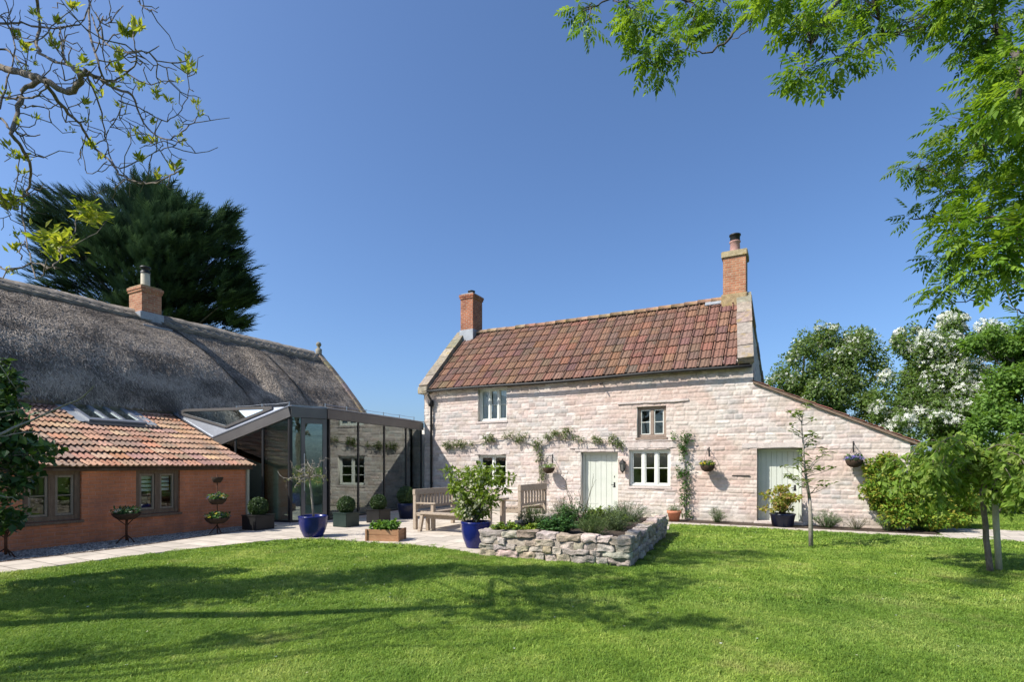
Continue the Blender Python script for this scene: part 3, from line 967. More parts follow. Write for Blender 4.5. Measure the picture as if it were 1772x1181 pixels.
for i in range(nr):
    x0 = 0.42 + i * 10.06 / nr
    x1 = x0 + 10.06 / nr + 0.012
    zc = RIDGE + 0.055 + sagc((x0 + x1) / 2, 3.7)
    a = np.linspace(-0.25, math.pi + 0.25, 9)
    dz = RNG.normal(0, 0.006)
    k = 9
    v = []
    for x, rr in ((x0, 0.17), (x1, 0.155)):
        v += [(x, CD / 2 + rr * math.cos(t), zc + dz + rr * 0.72 * math.sin(t)) for t in a]
    mb.add(v, [np.array([(q, q + 1, q + 1 + k, q + k) for q in range(k - 1)]), np.array([list(range(k))])], jit((0.37, 0.24, 0.15), 0.12))
mb.build('ridge_tiles', 'coping', roof, True)
# parapet coping stones up both gables
def coping(x0, x1, lean, seed):
    rg = np.random.default_rng(seed)
    mb = MB()
    ns = 6
    for i in range(ns):
        for side in (-1, 1):
            a, c = i / ns * (SL + 0.12), (i + 0.97) / ns * (SL + 0.12)
            U = Uc if side < 0 else Ub
            Nv = Nc if side < 0 else Nb
            P0 = np.array([0, 0 if side < 0 else CD, EAVE]) - U * 0.12
            j = rg.normal(0, 0.008, 4)
            vs = []
            for s in (a, c):
                p = P0 + U * s
                lx = -lean * max(0, (p[2] - 4.0)) / 2.85
                for xx, hh in ((x0 + lx + j[0], 0.02), (x1 + lx + j[1], 0.02), (x1 + lx + j[1], 0.235 + j[2]), (x0 + lx + j[0], 0.235 + j[3])):
                    vs.append(p + np.array((xx, 0, 0)) + Nv * hh)
            mb.add(vs, np.array([(0, 3, 2, 1), (4, 5, 6, 7), (0, 1, 5, 4), (1, 2, 6, 5), (2, 3, 7, 6), (3, 0, 4, 7)]), jit((0.275, 0.235, 0.185), 0.13))
    return mb
cp = coping(-0.1, 0.3, 0.0, 1).build('gable_coping', 'coping', cot)
cp['label'] = 'lichen covered parapet coping at the chimney with lead base'
cp = coping(CW - 0.34, CW + 0.07, LEAN, 2).build('gable_coping', 'coping', cot)
# kneeler block under the left coping
mb = MB()
mb.bevbox(-0.1, 0.32, -0.3, 0.12, 4.18, 4.44, 0.02, (0.3, 0.26, 0.2))
mb.build('kneeler_stone', 'coping', cot)

# chimneys
def chimney(parent, x0, x1, y0, y1, z0, z1, mat, cap_mat, cap=0.06, caph=0.14, base=None, courses=True):
    mb = MB()
    mb.box(x0, x1, y0, y1, z0, z1)
    if courses:
        mb.box(x0 - 0.03, x1 + 0.03, y0 - 0.03, y1 + 0.03, z1 - 0.17, z1 - 0.095)
        mb.box(x0 - 0.05, x1 + 0.05, y0 - 0.05, y1 + 0.05, z1 - 0.093, z1)
    ch = mb.build('chimney', mat, parent)
    mb = MB()
    mb.bevbox(x0 - cap, x1 + cap, y0 - cap, y1 + cap, z1, z1 + caph, 0.02, (0.4, 0.33, 0.2))
    mb.build('cap_stone', cap_mat, ch)
    if base:
        mb = MB()
        mb.bevbox(x0 - 0.05, x1 + 0.05, y0 - 0.05, y1 + 0.05, base[0], base[1], 0.02, (0.37, 0.27, 0.15))
        mb.build('base_stone', cap_mat, ch)
    return ch
cx, cy = 0.16, CD / 2
ch = chimney(cot, cx, cx + 0.58, cy - 0.36, cy + 0.36, 6.3, 8.42, 'chimney_brick', 'lead', 0.0, 0.05)
mb = MB()
mb.lathe([(0.09, 8.46), (0.09, 8.58), (0.15, 8.6), (0.15, 8.64), (0.10, 8.66), (0.02, 8.67)], (cx + 0.29, cy, 0), 16)
mb.build('cowl', 'iron', ch, True)
mb = MB()
mb.bevbox(cx - 0.03, cx + 0.61, cy - 0.40, cy + 0.40, 6.35, 7.0, 0.01)
mb.build('lead_flashing', 'lead', ch)
cx = CW - LEAN - 0.72
ch = chimney(cot, cx, cx + 0.66, cy - 0.3, cy + 0.4, 6.6, 8.13, 'chimney_brick_pale', 'coping', 0.05, 0.2, (6.55, 6.98), False)
mb = MB()
mb.lathe([(0.17, 8.33), (0.155, 8.4), (0.145, 8.68), (0.17, 8.7), (0.17, 8.73), (0.15, 8.74)], (cx + 0.32, cy + 0.05, 0), 20)
mb.build('chimney_pot', 'pink_clay', ch, True)
mb = MB()
mb.lathe([(0.13, 8.72), (0.15, 8.76), (0.15, 8.90), (0.175, 8.91), (0.175, 8.95), (0.12, 8.97), (0.01, 8.975)], (cx + 0.32, cy + 0.05, 0), 20)
mb.build('cowl', 'iron', ch, True)
mb = MB()
q = np.array([cx - 0.55, 0, EAVE]) - Uc * 0.22 + Nc * 0.115
mb.add([q + Uc * 3.42, q + (0.95, 0, 0) + Uc * 3.42, q + (0.95, 0, 0) + Uc * 3.78, q + Uc * 3.78, q + Uc * 3.42 - Nc * 0.04, q + (0.95, 0, 0) + Uc * 3.42 - Nc * 0.04, q + (0.95, 0, 0) + Uc * 3.78 - Nc * 0.04, q + Uc * 3.78 - Nc * 0.04], np.array([(0, 1, 2, 3), (4, 7, 6, 5), (0, 4, 5, 1), (1, 5, 6, 2), (2, 6, 7, 3), (3, 7, 4, 0)]))
mb.build('lead_flashing', 'lead', ch)

# gutter and downpipe
mb = MB()
gz = lambda x: EAVE - 0.17 + 0.02 * math.sin(x * 0.9)
pts = [(x, -0.26, gz(x)) for x in np.linspace(0.1, CW - 0.02, 20)]
mb.tube(pts, 0.045, 8)
for x in np.arange(0.6, 11, 1.3):
    mb.bar((x, -0.26, gz(x)), (x, 0.0, gz(x) + 0.03), 0.02, 0.02)
mb.build('gutter', 'iron', cot, True)
mb = MB()
mb.tube([(0.36, -0.26, 4.2), (0.36, -0.25, 4.1), (0.36, -0.10, 3.95), (0.36, -0.09, 3.8), (0.36, -0.09, 0.1)], 0.042, 10)
mb.bevbox(0.29, 0.43, -0.2, -0.02, 3.72, 3.95, 0.02)
for z in (3.0, 1.9, 0.9):
    mb.lathe([(0.055, z), (0.055, z + 0.05)], (0.36, -0.09, 0), 10)
mb.build('downpipe', 'iron', cot, True)

# windows
w1, mk = window(cot, 'window', 2.31, 3.43, 3.11, 4.23, 0.16, 3, 2, 'white_paint', 0.055, 0.05, label='upper window with white curtains')
mb = MB()
for (a, c) in ((2.36, 2.72), (2.78, 3.0), (3.08, 3.40)):
    xs = np.linspace(a, c, 14)
    ys = 0.215 + 0.018 * np.sin(xs * 70)
    v = [(x, y, z) for z in (3.13, 4.2) for x, y in zip(xs, ys)] + [(x, y + 0.004, z) for z in (3.13, 4.2) for x, y in zip(xs, ys)]
    mb.add(v, np.concatenate([[(q, q + 1, q + 15, q + 14) for q in range(13)], [(q + 28, q + 42, q + 43, q + 29) for q in range(13)]]))
mb.build('curtain', 'fabric', w1, True)
w2, mk = window(cot, 'window', 7.87, 8.71, 2.42, 3.32, 0.13, 2, 2, 'brown_stone', 0.08, 0.1, 0.03, 0.02, label='small upper window in bare brown stone frame', cas_mat='white_paint')
w3, mk = window(cot, 'window', 2.31, 3.41, 0.83, 1.93, 0.15, 2, 3, 'white_paint', 0.05, 0.06, 0.035, 0.026)
w4, mk = window(cot, 'window', 7.63, 8.83, 0.97, 2.04, 0.13, 3, 2, 'white_paint', 0.06, 0.075, 0.035, 0.026)
for w, a, c, zz in ((w3, 2.36, 3.36, 1.88), (w4, 7.69, 8.77, 1.98)):
    mb = MB()
    xs = np.linspace(a, c, 60)
    ys = 0.26 + 0.012 * np.sin(xs * 60)
    v = [(x, y, z) for z in (zz - 0.16, zz) for x, y in zip(xs, ys)]
    v = [(x, y, z + (0.03 * abs(math.sin(x * 16)) if z < zz else 0)) for x, y, z in v]
    v += [(x, y + 0.004, z) for x, y, z in v]
    mb.add(v, np.concatenate([[(q, q + 1, q + 61, q + 60) for q in range(59)], [(q + 120, q + 180, q + 181, q + 121) for q in range(59)]]))
    mb.build('valance', 'valance', w)
for w, (a, c, d, e) in zip((w1, w2, w3, w4), (HOLES[0], HOLES[1], HOLES[2], HOLES[4])):
    mb = MB()
    mb.bevbox(a - 0.04, c + 0.04, -0.035, 0.1, d - 0.075, d - 0.001, 0.012)
    mb.build('sill', 'stone_plain' if w is not w2 else 'brown_stone', w)
# lintels and the hood mould
for (a, c, z0, z1, dd) in ((7.28, 9.35, 3.43, 3.49, 0.05), (5.72, 7.40, 2.11, 2.16, 0.045), (7.42, 9.02, 2.10, 2.27, 0.035), (7.50, 9.15, 2.31, 2.335, 0.03), (10.75, 12.5, 2.06, 2.19, 0.03), (5.9, 7.45, 2.01, 2.10, 0.03), (2.15, 3.55, 1.96, 2.1, 0.03)):
    xs = np.linspace(a, c, 14)
    mb = MB()
    jz = RNG.normal(0, 0.006, 14)
    jy = RNG.normal(0, 0.006, 14)
    v = []
    for x, q, r in zip(xs, jz, jy):
        v += [(x, 0.03, z0 + q), (x, -dd + r, z0 + q), (x, -dd + r, z1 + q * 0.7), (x, 0.03, z1 + q * 0.7)]
    f = [(4 * i + s, 4 * i + (s + 1) % 4, 4 * i + 4 + (s + 1) % 4, 4 * i + 4 + s) for i in range(13) for s in range(4)] + [(3, 2, 1, 0), (52, 53, 54, 55)]
    mb.add(v, np.array(f))
    mb.build('hood_mould' if dd >= 0.045 else 'lintel', 'stone_plain', cot)

# doors
def plank_door(x0, x1, z0, z1, y, planks, handle_right=True, hinges=True):
    mb = MB()
    fw = 0.07
    mb.bevbox(x0, x0 + fw, y - 0.06, y + 0.05, z0, z1, 0.006)
    mb.bevbox(x1 - fw, x1, y - 0.06, y + 0.05, z0, z1, 0.006)
    mb.bevbox(x0 + fw, x1 - fw, y - 0.058, y + 0.05, z1 - fw, z1, 0.006)
    dr = mb
    a, c = x0 + fw, x1 - fw
    pw = (c - a) / planks
    for i in range(planks):
        dr.bevbox(a + i * pw + 0.002, a + (i + 1) * pw - 0.002, y - 0.012, y + 0.03, z0 + 0.02, z1 - fw, 0.005)
    door = dr.build('door', 'door_paint', cot)
    mb = MB()
    hx = c - 0.09 if handle_right else a + 0.09
    mb.tube([(hx, y - 0.012, 0.98), (hx, y - 0.05, 0.98)], 0.012, 8)
    mb.tube([(hx, y - 0.05, 0.98), (hx - 0.09, y - 0.055, 0.975)], 0.011, 8)
    mb.bevbox(hx - 0.025, hx + 0.025, y - 0.02, y - 0.01, 0.9, 1.06, 0.004)
    mb.build('handle', 'iron', door)
    mb = MB()
    mb.bevbox(hx - 0.012, hx + 0.012, y - 0.02, y - 0.01, 1.2, 1.26, 0.003)
    mb.build('keyhole', 'iron', door)
    if hinges:
        for z in (1.76, 0.4):
            mb = MB()
            mb.bar((a + 0.01, y - 0.018, z), (a + 0.42, y - 0.018, z), 0.006, 0.03)
            mb.build('hinge', 'door_paint', door)
    return door
d1 = plank_door(6.09, 7.27, 0.03, 1.99, 0.21, 6)
d1['label'] = 'grey green plank front door beside the lantern'
d2 = plank_door(11.13, 12.19, 0.03, 2.03, 0.35, 7, True, False)
d2['label'] = 'grey green plank door of the lean-to'
mb = MB()
mb.bevbox(6.0, 7.36, -0.28, 0.2, -0.02, 0.10, 0.02)
mb.build('doorstep', 'stone_plain', cot)
mb = MB()
mb.bevbox(11.05, 12.28, -0.1, 0.36, -0.02, 0.09, 0.02)
mb.build('doorstep', 'stone_plain', cot)

# lean-to roof at the right end
mb = MB()
sl = np.array([3.45 + 0.18, 0, -(3.84 - 2.17) * (3.63 / 3.45)])
Ul = -sl / np.linalg.norm(sl)
Nl = np.array([-Ul[2], 0, Ul[0]]) * -1
if Nl[2] < 0:
    Nl = -Nl
O = np.array([11.03, 0, 3.84]) + sl + np.array([0, -0.06, 0.03])
Ls = np.linalg.norm(sl)
tile_roof(mb, O + np.array([0, 4.75, 0]), (0, -1, 0), Ul, Nl, 14, 10, 0.34, Ls / 10, curve_prof(roll2, 13), [(0.28, 0.13, 0.08), (0.24, 0.115, 0.075), (0.3, 0.15, 0.1)], 0.03, 0.015, 6)
mb.add([O - Nl * 0.03, O - Nl * 0.03 + Ul * Ls, O - Nl * 0.03 + Ul * Ls + (0, 4.75, 0), O - Nl * 0.03 + (0, 4.75, 0)], np.array([(0, 1, 2, 3)]), (0.1, 0.08, 0.06))
mb.bar(O - Nl * 0.03 + Ul * 0.02, O - Nl * 0.03 + Ul * (Ls - 0.02), 0.05, 0.05, tuple(Nl), (0.2, 0.14, 0.1))
mb.build('lean_to_roof', 'tile', cot)
mb = MB()
for a, c, w in (((6.8, 0.0, 4.12), (6.8, -0.28, 4.05), 0.03), ((9.55, 0.0, 4.2), (9.57, -0.12, 4.12), 0.015), ((10.5, -0.02, 1.3), (10.95, -0.035, 1.3), 0.025)):
    mb = MB()
    mb.bar(a, c, w, w)
    mb.build('iron_bracket', 'iron', cot)

# ------------------------------------------------------------------ thatched house
thb = thing('thatched_house', 'long thatched stone house with brick ridge chimney behind the brick outbuilding', 'house', tuple(BRN), ANG)
TX_E, TX_R, TZ_E, TZ_R, TY0, TY1 = -3.55, -6.8, 3.22, 6.66, -15.0, 8.45
mb = MB()
WPAL = [(0.60, 0.55, 0.47), (0.64, 0.59, 0.52), (0.56, 0.51, 0.44), (0.66, 0.62, 0.55)]
rubble_sheet(mb, 10.0, 3.6, 0.05, WPAL, seed=21, joint=(0.6, 0.56, 0.5), to3=lambda V: np.stack([-4.0 - V[:, 1], V[:, 0] - 1.5, V[:, 2]], -1))
mb.box(-4.4, -4.05, TY0, -1.5, 0, 3.6, (0.42, 0.36, 0.3))
mb.box(-9.6, -9.3, TY0, TY1, 0, 3.6, (0.42, 0.36, 0.3))
gp = [(-4.0, 0), (-4.0, 3.3), (TX_R, TZ_R - 0.15), (-9.6, 3.3), (-9.6, 0)]
k = len(gp)
mb.add([(x, TY1 - 0.3, z) for x, z in gp] + [(x, TY1 - 0.02, z) for x, z in gp], [np.array([list(range(k))]), np.array([list(range(2 * k - 1, k - 1, -1))]), np.array([(i, k + i, k + (i + 1) % k, (i + 1) % k) for i in range(k)])], (0.42, 0.36, 0.29))
mb.build('wall', 'stone', thb, True)
def swell(y, t):
    a = 1 - sstep(1.55 + 1.5 * (1 - t) - 0.3, 2.05 + 1.9 * (1 - t) - 0.25, y)
    c = sstep(3.9, 4.6, y) * (1 - sstep(4.9 + 0.55 * (1 - t), 5.3 + 0.8 * (1 - t), y))
    return 0.46 * a * np.sin(np.pi * np.clip(t, 0, 1) ** 0.8) ** 1.0 * (1 - 0.15 * t) + 0.24 * c * np.sin(np.pi * np.clip(t * 1.15, 0, 1))
def thatch_pt(y, t):
    """front slope; t=0 eave .. 1 ridge"""
    x = TX_E + (TX_R - TX_E) * t
    z = TZ_E + (TZ_R - TZ_E) * t + 0.10 * np.sin(np.pi * t)
    s = swell(y, t)
    nx, nz = 0.727, 0.686
    b = 0.04 * fbm(y * 0.9, t * 3.0, 3) + 0.018 * fbm(y * 5, t * 9 + 5, 3)
    return np.stack([x + (s + b) * nx, y, z + (s + b) * nz], -1)
mb = MB()
ys = np.linspace(TY0, TY1 + 0.12, 330)
ts = np.linspace(0, 1, 70)
Yg, Tg = np.meshgrid(ys, ts, indexing='ij')
P = thatch_pt(Yg, Tg)
under = P[:, :1].copy()
lip = np.concatenate([under + np.array([-0.75, 0, -0.16]), under + np.array([-0.3, 0, -0.24]), under + np.array([-0.06, 0, -0.17])], 1)
P = np.concatenate([lip, P], 1)
nt_ = P.shape[1]
tc_ = np.array((0.28, 0.235, 0.185)) * (1 + 0.9 * fbm(P[..., 1] * 1.3, P[..., 2] * 2.0, 5)[..., None]) 
idx = np.arange(len(ys) * nt_).reshape(len(ys), nt_)
mb.add(P.reshape(-1, 3), np.stack([idx[:-1, :-1], idx[1:, :-1], idx[1:, 1:], idx[:-1, 1:]], -1).reshape(-1, 4), np.clip(tc_, 0.02, 0.5).reshape(-1, 3))
bk = [(TX_R, TZ_R), (-9.9, TZ_E), (-9.6, TZ_E - 0.2)]
mb.add([(x, y, z) for y in (TY0, TY1) for x, z in bk], np.array([(0, 1, 4, 3), (1, 2, 5, 4)]), (0.12, 0.1, 0.08))
kv = P[-1]
kk = len(kv)
mb.add(np.concatenate([kv, kv - np.array([0.25, 0, 0.3])]), np.array([(q, q + 1, kk + q + 1, kk + q) for q in range(kk - 1)]), (0.15, 0.125, 0.1))
th = mb.build('thatch_roof', 'thatch', thb, True)
# combed reed ends lying down the slope
n = 95000
yy = RNG.uniform(-6.2, TY1, n)
tt = RNG.uniform(0, 1, n)
p0 = thatch_pt(yy, tt)
p1 = thatch_pt(yy + 0.02, tt)
pd = thatch_pt(yy, tt - 0.02)
dn = unit(pd - p0)
al = unit(p1 - p0)
nn = unit(np.cross(al, dn))
nn *= np.sign(nn[:, 2:3] + 1e-9)
L = RNG.uniform(0.05, 0.16, n)[:, None]
lift = RNG.uniform(0.004, 0.03, n)[:, None]
sk = RNG.normal(0, 0.5, n)[:, None]
w = RNG.uniform(0.004, 0.013, n)[:, None]
d = dn + al * sk
a = p0 + nn * 0.002
q = p0 + d * L + nn * lift
v = np.stack([a - al * w, a + al * w, q + al * w * 0.6, q - al * w * 0.6], 1)
tone = np.clip(0.48 + 1.1 * fbm(yy * 1.3, tt * 11 + 3, 5) + RNG.normal(0, 0.33, n), 0, 1)[:, None]
c = np.array((0.12, 0.10, 0.082)) * (1 - tone) + np.array((0.50, 0.42, 0.335)) * tone
mb = MB()
mb.add(v.reshape(-1, 3), np.arange(4 * n).reshape(-1, 4), np.repeat(c, 4, 0))
mb.build('reed_ends', 'straw', th)
# ridge block with its liggers
mb = MB()
ys = np.linspace(TY0, TY1 - 0.15, 240)
prof = [(0.22, -0.02), (0.222, 0.07), (0.10, 0.075), (0.0, 0.09), (-0.10, 0.075), (-0.22, 0.05), (-0.22, -0.02)]
us = np.array([0.0, 0.0, 0.09, 0.15, 0.15, 0.09, 0.0])
rows = []
def ridge_pt(y, s, h):
    """s metres down the front slope from the ridge, h above the thatch"""
    p = thatch_pt(np.asarray(y, float), np.asarray(1 - s / 4.73, float))
    return p + h * np.array([0.727, 0, 0.686])
edge = 0.56 + 0.05 * np.sin(ys * 9.0)
for s_, h_ in ((1.0, 0.0), (1.0, 0.06), (0.5, 0.07), (0.12, 0.08)):
    rows.append(ridge_pt(ys, edge * s_, h_))
topr = thatch_pt(ys, np.ones_like(ys))
rows.append(topr + np.array([0, 0, 0.15]))
rows.append(topr + np.array([-0.3, 0, -0.12]))
R = np.stack(rows, 1)
idx = np.arange(R.shape[0] * R.shape[1]).reshape(R.shape[:2])
cc = np.array((0.22, 0.195, 0.165)) * (1 + 0.5 * fbm(R[..., 1] * 4, R[..., 2] * 6, 4)[..., None])
mb.add(R.reshape(-1, 3), np.stack([idx[:-1, :-1], idx[1:, :-1], idx[1:, 1:], idx[:-1, 1:]], -1).reshape(-1, 4), np.clip(cc, 0.03, 0.5).reshape(-1, 3))
rid = mb.build('thatch_ridge', 'thatch', thb, True)
mb = MB()
for s_ in (0.1, 0.46):
    mb.tube(ridge_pt(ys[80:], np.full(160, s_), 0.085), 0.012, 4, (0.3, 0.26, 0.2))
yy = np.arange(-6, 8, 0.34)
for y in yy:
    for a, c in ((0.1, 0.46), (0.46, 0.1)):
        mb.tube(ridge_pt(np.linspace(y, y + 0.34, 5), np.linspace(a, c, 5), 0.09), 0.010, 4, (0.3, 0.26, 0.2))
mb.build('ridge_liggers', 'straw', rid)
# gable parapet and finial
mb = MB()
for i in range(9):
    t0, t1 = i / 9, (i + 0.96) / 9
    a, c = thatch_pt(np.array(TY1 + 0.14), np.array(t0)), thatch_pt(np.array(TY1 + 0.14), np.array(t1))
    a, c = a * 1.0, c * 1.0
    a[1] = c[1] = TY1 + 0.16
    mb.bar(a, c, 0.22, 0.2, (0.727, 0, 0.686), jit((0.2, 0.175, 0.14), 0.12))
mb.build('gable_coping', 'coping', thb)
mb = MB()
mb.lathe([(0.14, 6.7), (0.14, 6.95), (0.08, 6.98), (0.06, 7.05), (0.11, 7.12), (0.12, 7.18), (0.08, 7.26), (0.01, 7.29)], (TX_R, TY1 + 0.12, 0), 14, (0.26, 0.24, 0.19))
mb.build('finial', 'coping', thb, True)
ch = chimney(thb, TX_R - 0.32, TX_R + 0.44, 0.78, 1.40, 6.0, 7.52, 'chimney_brick_pale', 'coping', 0.02, 0.05)
mb = MB()
mb.lathe([(0.15, 7.55), (0.135, 7.6), (0.13, 8.08), (0.12, 8.1)], (TX_R + 0.06, 1.09, 0), 18)
mb.build('flue_pipe', 'cream_clay', ch, True)
mb = MB()
mb.lathe([(0.145, 8.06), (0.145, 8.12), (0.11, 8.14), (0.11, 8.21), (0.17, 8.23), (0.15, 8.29), (0.02, 8.31)], (TX_R + 0.06, 1.09, 0), 18)
mb.build('cowl', 'iron', ch, True)
mb = MB()
mb.bevbox(TX_R - 0.37, TX_R + 0.5, 0.72, 1.46, 6.05, 6.68, 0.02)
a = ridge_pt(np.array(1.45), np.array(0.1), 0.1)
mb.box(TX_R + 0.3, TX_R + 0.9, 0.6, 1.5, 5.85, 6.15)
mb.build('lead_flashing', 'lead', ch)

# ------------------------------------------------------------------ brick outbuilding
obd = thing('brick_outbuilding', 'low red brick outbuilding with orange pantile catslide roof and rooflight', 'outbuilding', tuple(BRN), ANG)
YB = -18.0
wins = [(-4.55, -3.62, 0.50, 1.50), (-2.62, -1.68, 0.50, 1.50)]
mb = MB()
cuts = [YB] + [c for w in wins for c in w[:2]] + [0.0]
for i in range(0, len(cuts) - 1, 2):
    mb.box(-0.3, 0.0, cuts[i], cuts[i + 1], 0, 1.66)
for (a, c, z0, z1) in wins:
    mb.box(-0.3, 0.0, a, c, 0, z0)
    mb.box(-0.3, 0.0, a, c, z1, 1.66)
gv = [(-0.3, 0), (-4.3, 0), (-4.3, 3.2), (-0.3, 1.68)]
mb.add([(x, -0.28, z) for x, z in gv] + [(x, 0.0, z) for x, z in gv], np.array([(0, 3, 2, 1), (4, 5, 6, 7), (0, 4, 7, 3), (2, 3, 7, 6), (1, 2, 6, 5)]))
mb.build('wall', 'red_brick', obd)
mb = MB()
mb.bevbox(-0.06, 0.06, 0.0, 0.07, 0.0, 1.55, 0.008)
mb.build('corner_board', 'stake', obd)
mb = MB()
mb.box(-0.02, 0.10, YB, 0.1, 1.545, 1.60)
mb.box(0.0, 0.03, YB, 0.05, 1.47, 1.545)
mb.build('eaves_board', 'brown_wood', obd)
mb = MB()
mb.box(-4.2, -0.32, YB, -0.3, 0.0, 0.03, (0.2, 0.18, 0.15))
mb.build('floor', 'floor_tile', obd)
RS = math.hypot(4.9, 1.95)
Uo = np.array([-4.9, 0, 1.95]) / RS
No = np.array([1.95, 0, 4.9]) / RS
def wave(t):
    return 0.03 * max(0.0, math.sin((t * 3 - 0.08) * 2 * math.pi)) ** 1.0 - 0.008 * max(0.0, -math.sin((t * 3 - 0.08) * 2 * math.pi))
SKY_U, SKY_Y = (2.72, 4.12), (-2.42, -1.12)
PPAL = [(0.35, 0.195, 0.125), (0.38, 0.22, 0.145), (0.33, 0.185, 0.12), (0.40, 0.25, 0.17), (0.30, 0.19, 0.14), (0.37, 0.185, 0.11), (0.27, 0.17, 0.13)]
O = np.array([0, -0.18 * 0 + 0.16, 1.62]) - Uo * 0.20 + No * 0.01
O[1] = -11.2
ncol = int((11.2 + 0.16) / 0.342)
O[1] = 0.16 - ncol * 0.342
sk = lambda e, u: (SKY_U[0] - 0.12 < u * 1.0 - 0.0 < SKY_U[1] + 0.55) and (SKY_Y[0] < O[1] + e < SKY_Y[1])
mb = MB()
tile_roof(mb, O, (0, 1, 0), Uo, No, ncol, 13, 0.342, 0.385, curve_prof(wave, 25), PPAL, 0.046, 0.003, 9, lambda x, u: 0.02 * float(vnoise(x * 0.6, u * 0.7)), sk, 0.1)
q = np.array([0.0, YB, 1.62]) - Uo * 0.16 - No * 0.035
r = np.array([0.0, 0.12, 1.62]) - Uo * 0.16 - No * 0.035
mb.add([q, r, r + Uo * 5.0, q + Uo * 5.0, q - No * 0.05, r - No * 0.05, r + Uo * 5.0 - No * 0.05, q + Uo * 5.0 - No * 0.05], np.array([(0, 1, 2, 3), (7, 6, 5, 4), (0, 4, 5, 1), (1, 5, 6, 2)]), (0.1, 0.06, 0.04))
proof = mb.build('roof', 'pantile', obd)
def op(u, y, h):
    return np.array([0, y, 1.62]) + Uo * u + No * h
def slab(mb, u0, u1, y0, y1, h0, h1):
    v = [op(u, y, h) for h in (h0, h1) for y in (y0, y1) for u in (u0, u1)]
    mb.add(v, np.array([(0, 1, 3, 2), (4, 6, 7, 5), (0, 4, 5, 1), (2, 3, 7, 6), (0, 2, 6, 4), (1, 5, 7, 3)]))
(u0, u1), (y0, y1) = SKY_U, SKY_Y
mb = MB()
for a, c, e, f in ((u0 - 0.06, u0 + 0.1, y0, y1), (u1 - 0.1, u1, y0, y1), (u0 + 0.1, u1 - 0.1, y0, y0 + 0.09), (u0 + 0.1, u1 - 0.1, y1 - 0.09, y1)):
    slab(mb, a, c, e, f, 0.0, 0.11)
yw = (y1 - y0 - 0.18)
for k in (1, 2):
    yc = y0 + 0.09 + yw * k / 3
    slab(mb, u0 + 0.1, u1 - 0.1, yc - 0.035, yc + 0.035, 0.0, 0.115)
skl = mb.build('rooflight', 'zinc', obd)
for k in range(3):
    mb = MB()
    slab(mb, u0 + 0.1, u1 - 0.1, y0 + 0.09 + yw * k / 3 + (0.035 if k else 0), y0 + 0.09 + yw * (k + 1) / 3 - (0.035 if k < 2 else 0), 0.075, 0.083)
    mb.build('pane', 'roof_glass', skl)
mb = MB()
slab(mb, u0 - 0.1, u1 + 0.12, y0 - 0.22, y0 - 0.002, 0.04, 0.06)
slab(mb, u0 - 0.1, u1 + 0.12, y1 + 0.002, y1 + 0.30, 0.04, 0.06)
slab(mb, u1 + 0.003, u1 + 0.5, y0 - 0.22, y1 + 0.3, 0.036, 0.056)
mb.build('flashing', 'lead', skl)
mb = MB()
slab(mb, u0 - 0.30, u0 - 0.062, y0 - 0.1, y1 + 0.28, 0.038, 0.062)
mb.build('apron', 'dark_metal', skl)
BT = lambda V: np.stack([-V[:, 1], V[:, 0], V[:, 2]], -1)
for i, (a, c, z0, z1) in enumerate(wins):
    w, mk = window(obd, 'window', a + 0.002, c - 0.002, z0 + 0.002, z1 - 0.002, 0.10, 2, 1 if i else 2, 'brown_wood', 0.10, 0.11, 0.045, 0.02, axis=BT, cas_mat='casement_wood')
    mb = MB()
    mb.bevbox(a - 0.03, c + 0.03, -0.05, 0.1, z0 - 0.05, z0 - 0.001, 0.008)
    mk(mb, 'sill', 'brown_wood', w)
    if i == 1:
        mb = MB()
        for k in range(4):
            mb.box(a + 0.14, c - 0.14, 0.2, 0.21, z1 - 0.22 - 0.09 * k, z1 - 0.16 - 0.09 * k)
        mk(mb, 'blind', 'plaster', w)

# ------------------------------------------------------------------ glass extension
P1, P2, P3, P4 = np.array([-8.33, 14.9]), np.array([-5.89, 14.2]), np.array([-5.14, 14.75]), np.array([-3.30, 19.62])
gx_ = thing('glass_extension', 'modern glazed link with bronze grey frame between the brick outbuilding and stone cottage', 'extension', (P2[0], P2[1], 0))
ZT, FB = 3.14, 2.87
def G3(p, z):
    return np.array([p[0], p[1], z])
Q = bw(-3.75, 0.25)[:2]
Rr = bw(-3.9, 8.0)[:2]
def ztop(f):                      # along P1 -> P2
    return 2.33 + (ZT - 2.33) * f
def B(mb, p, q, w, h, up=(0, 0, 1)):
    mb.bar(p, q, w, h, up)
mb = MB()
B(mb, G3(P1, ztop(0) - 0.13), G3(P2, ZT - 0.13), 0.12, 0.26)
B(mb, G3(P2, ZT - 0.135), G3(P3, ZT - 0.135), 0.124, 0.27)
B(mb, G3(P3, ZT - 0.133), G3(P4, ZT - 0.133), 0.12, 0.262)
fas = mb.build('fascia', 'grey_metal', gx_, world=True)
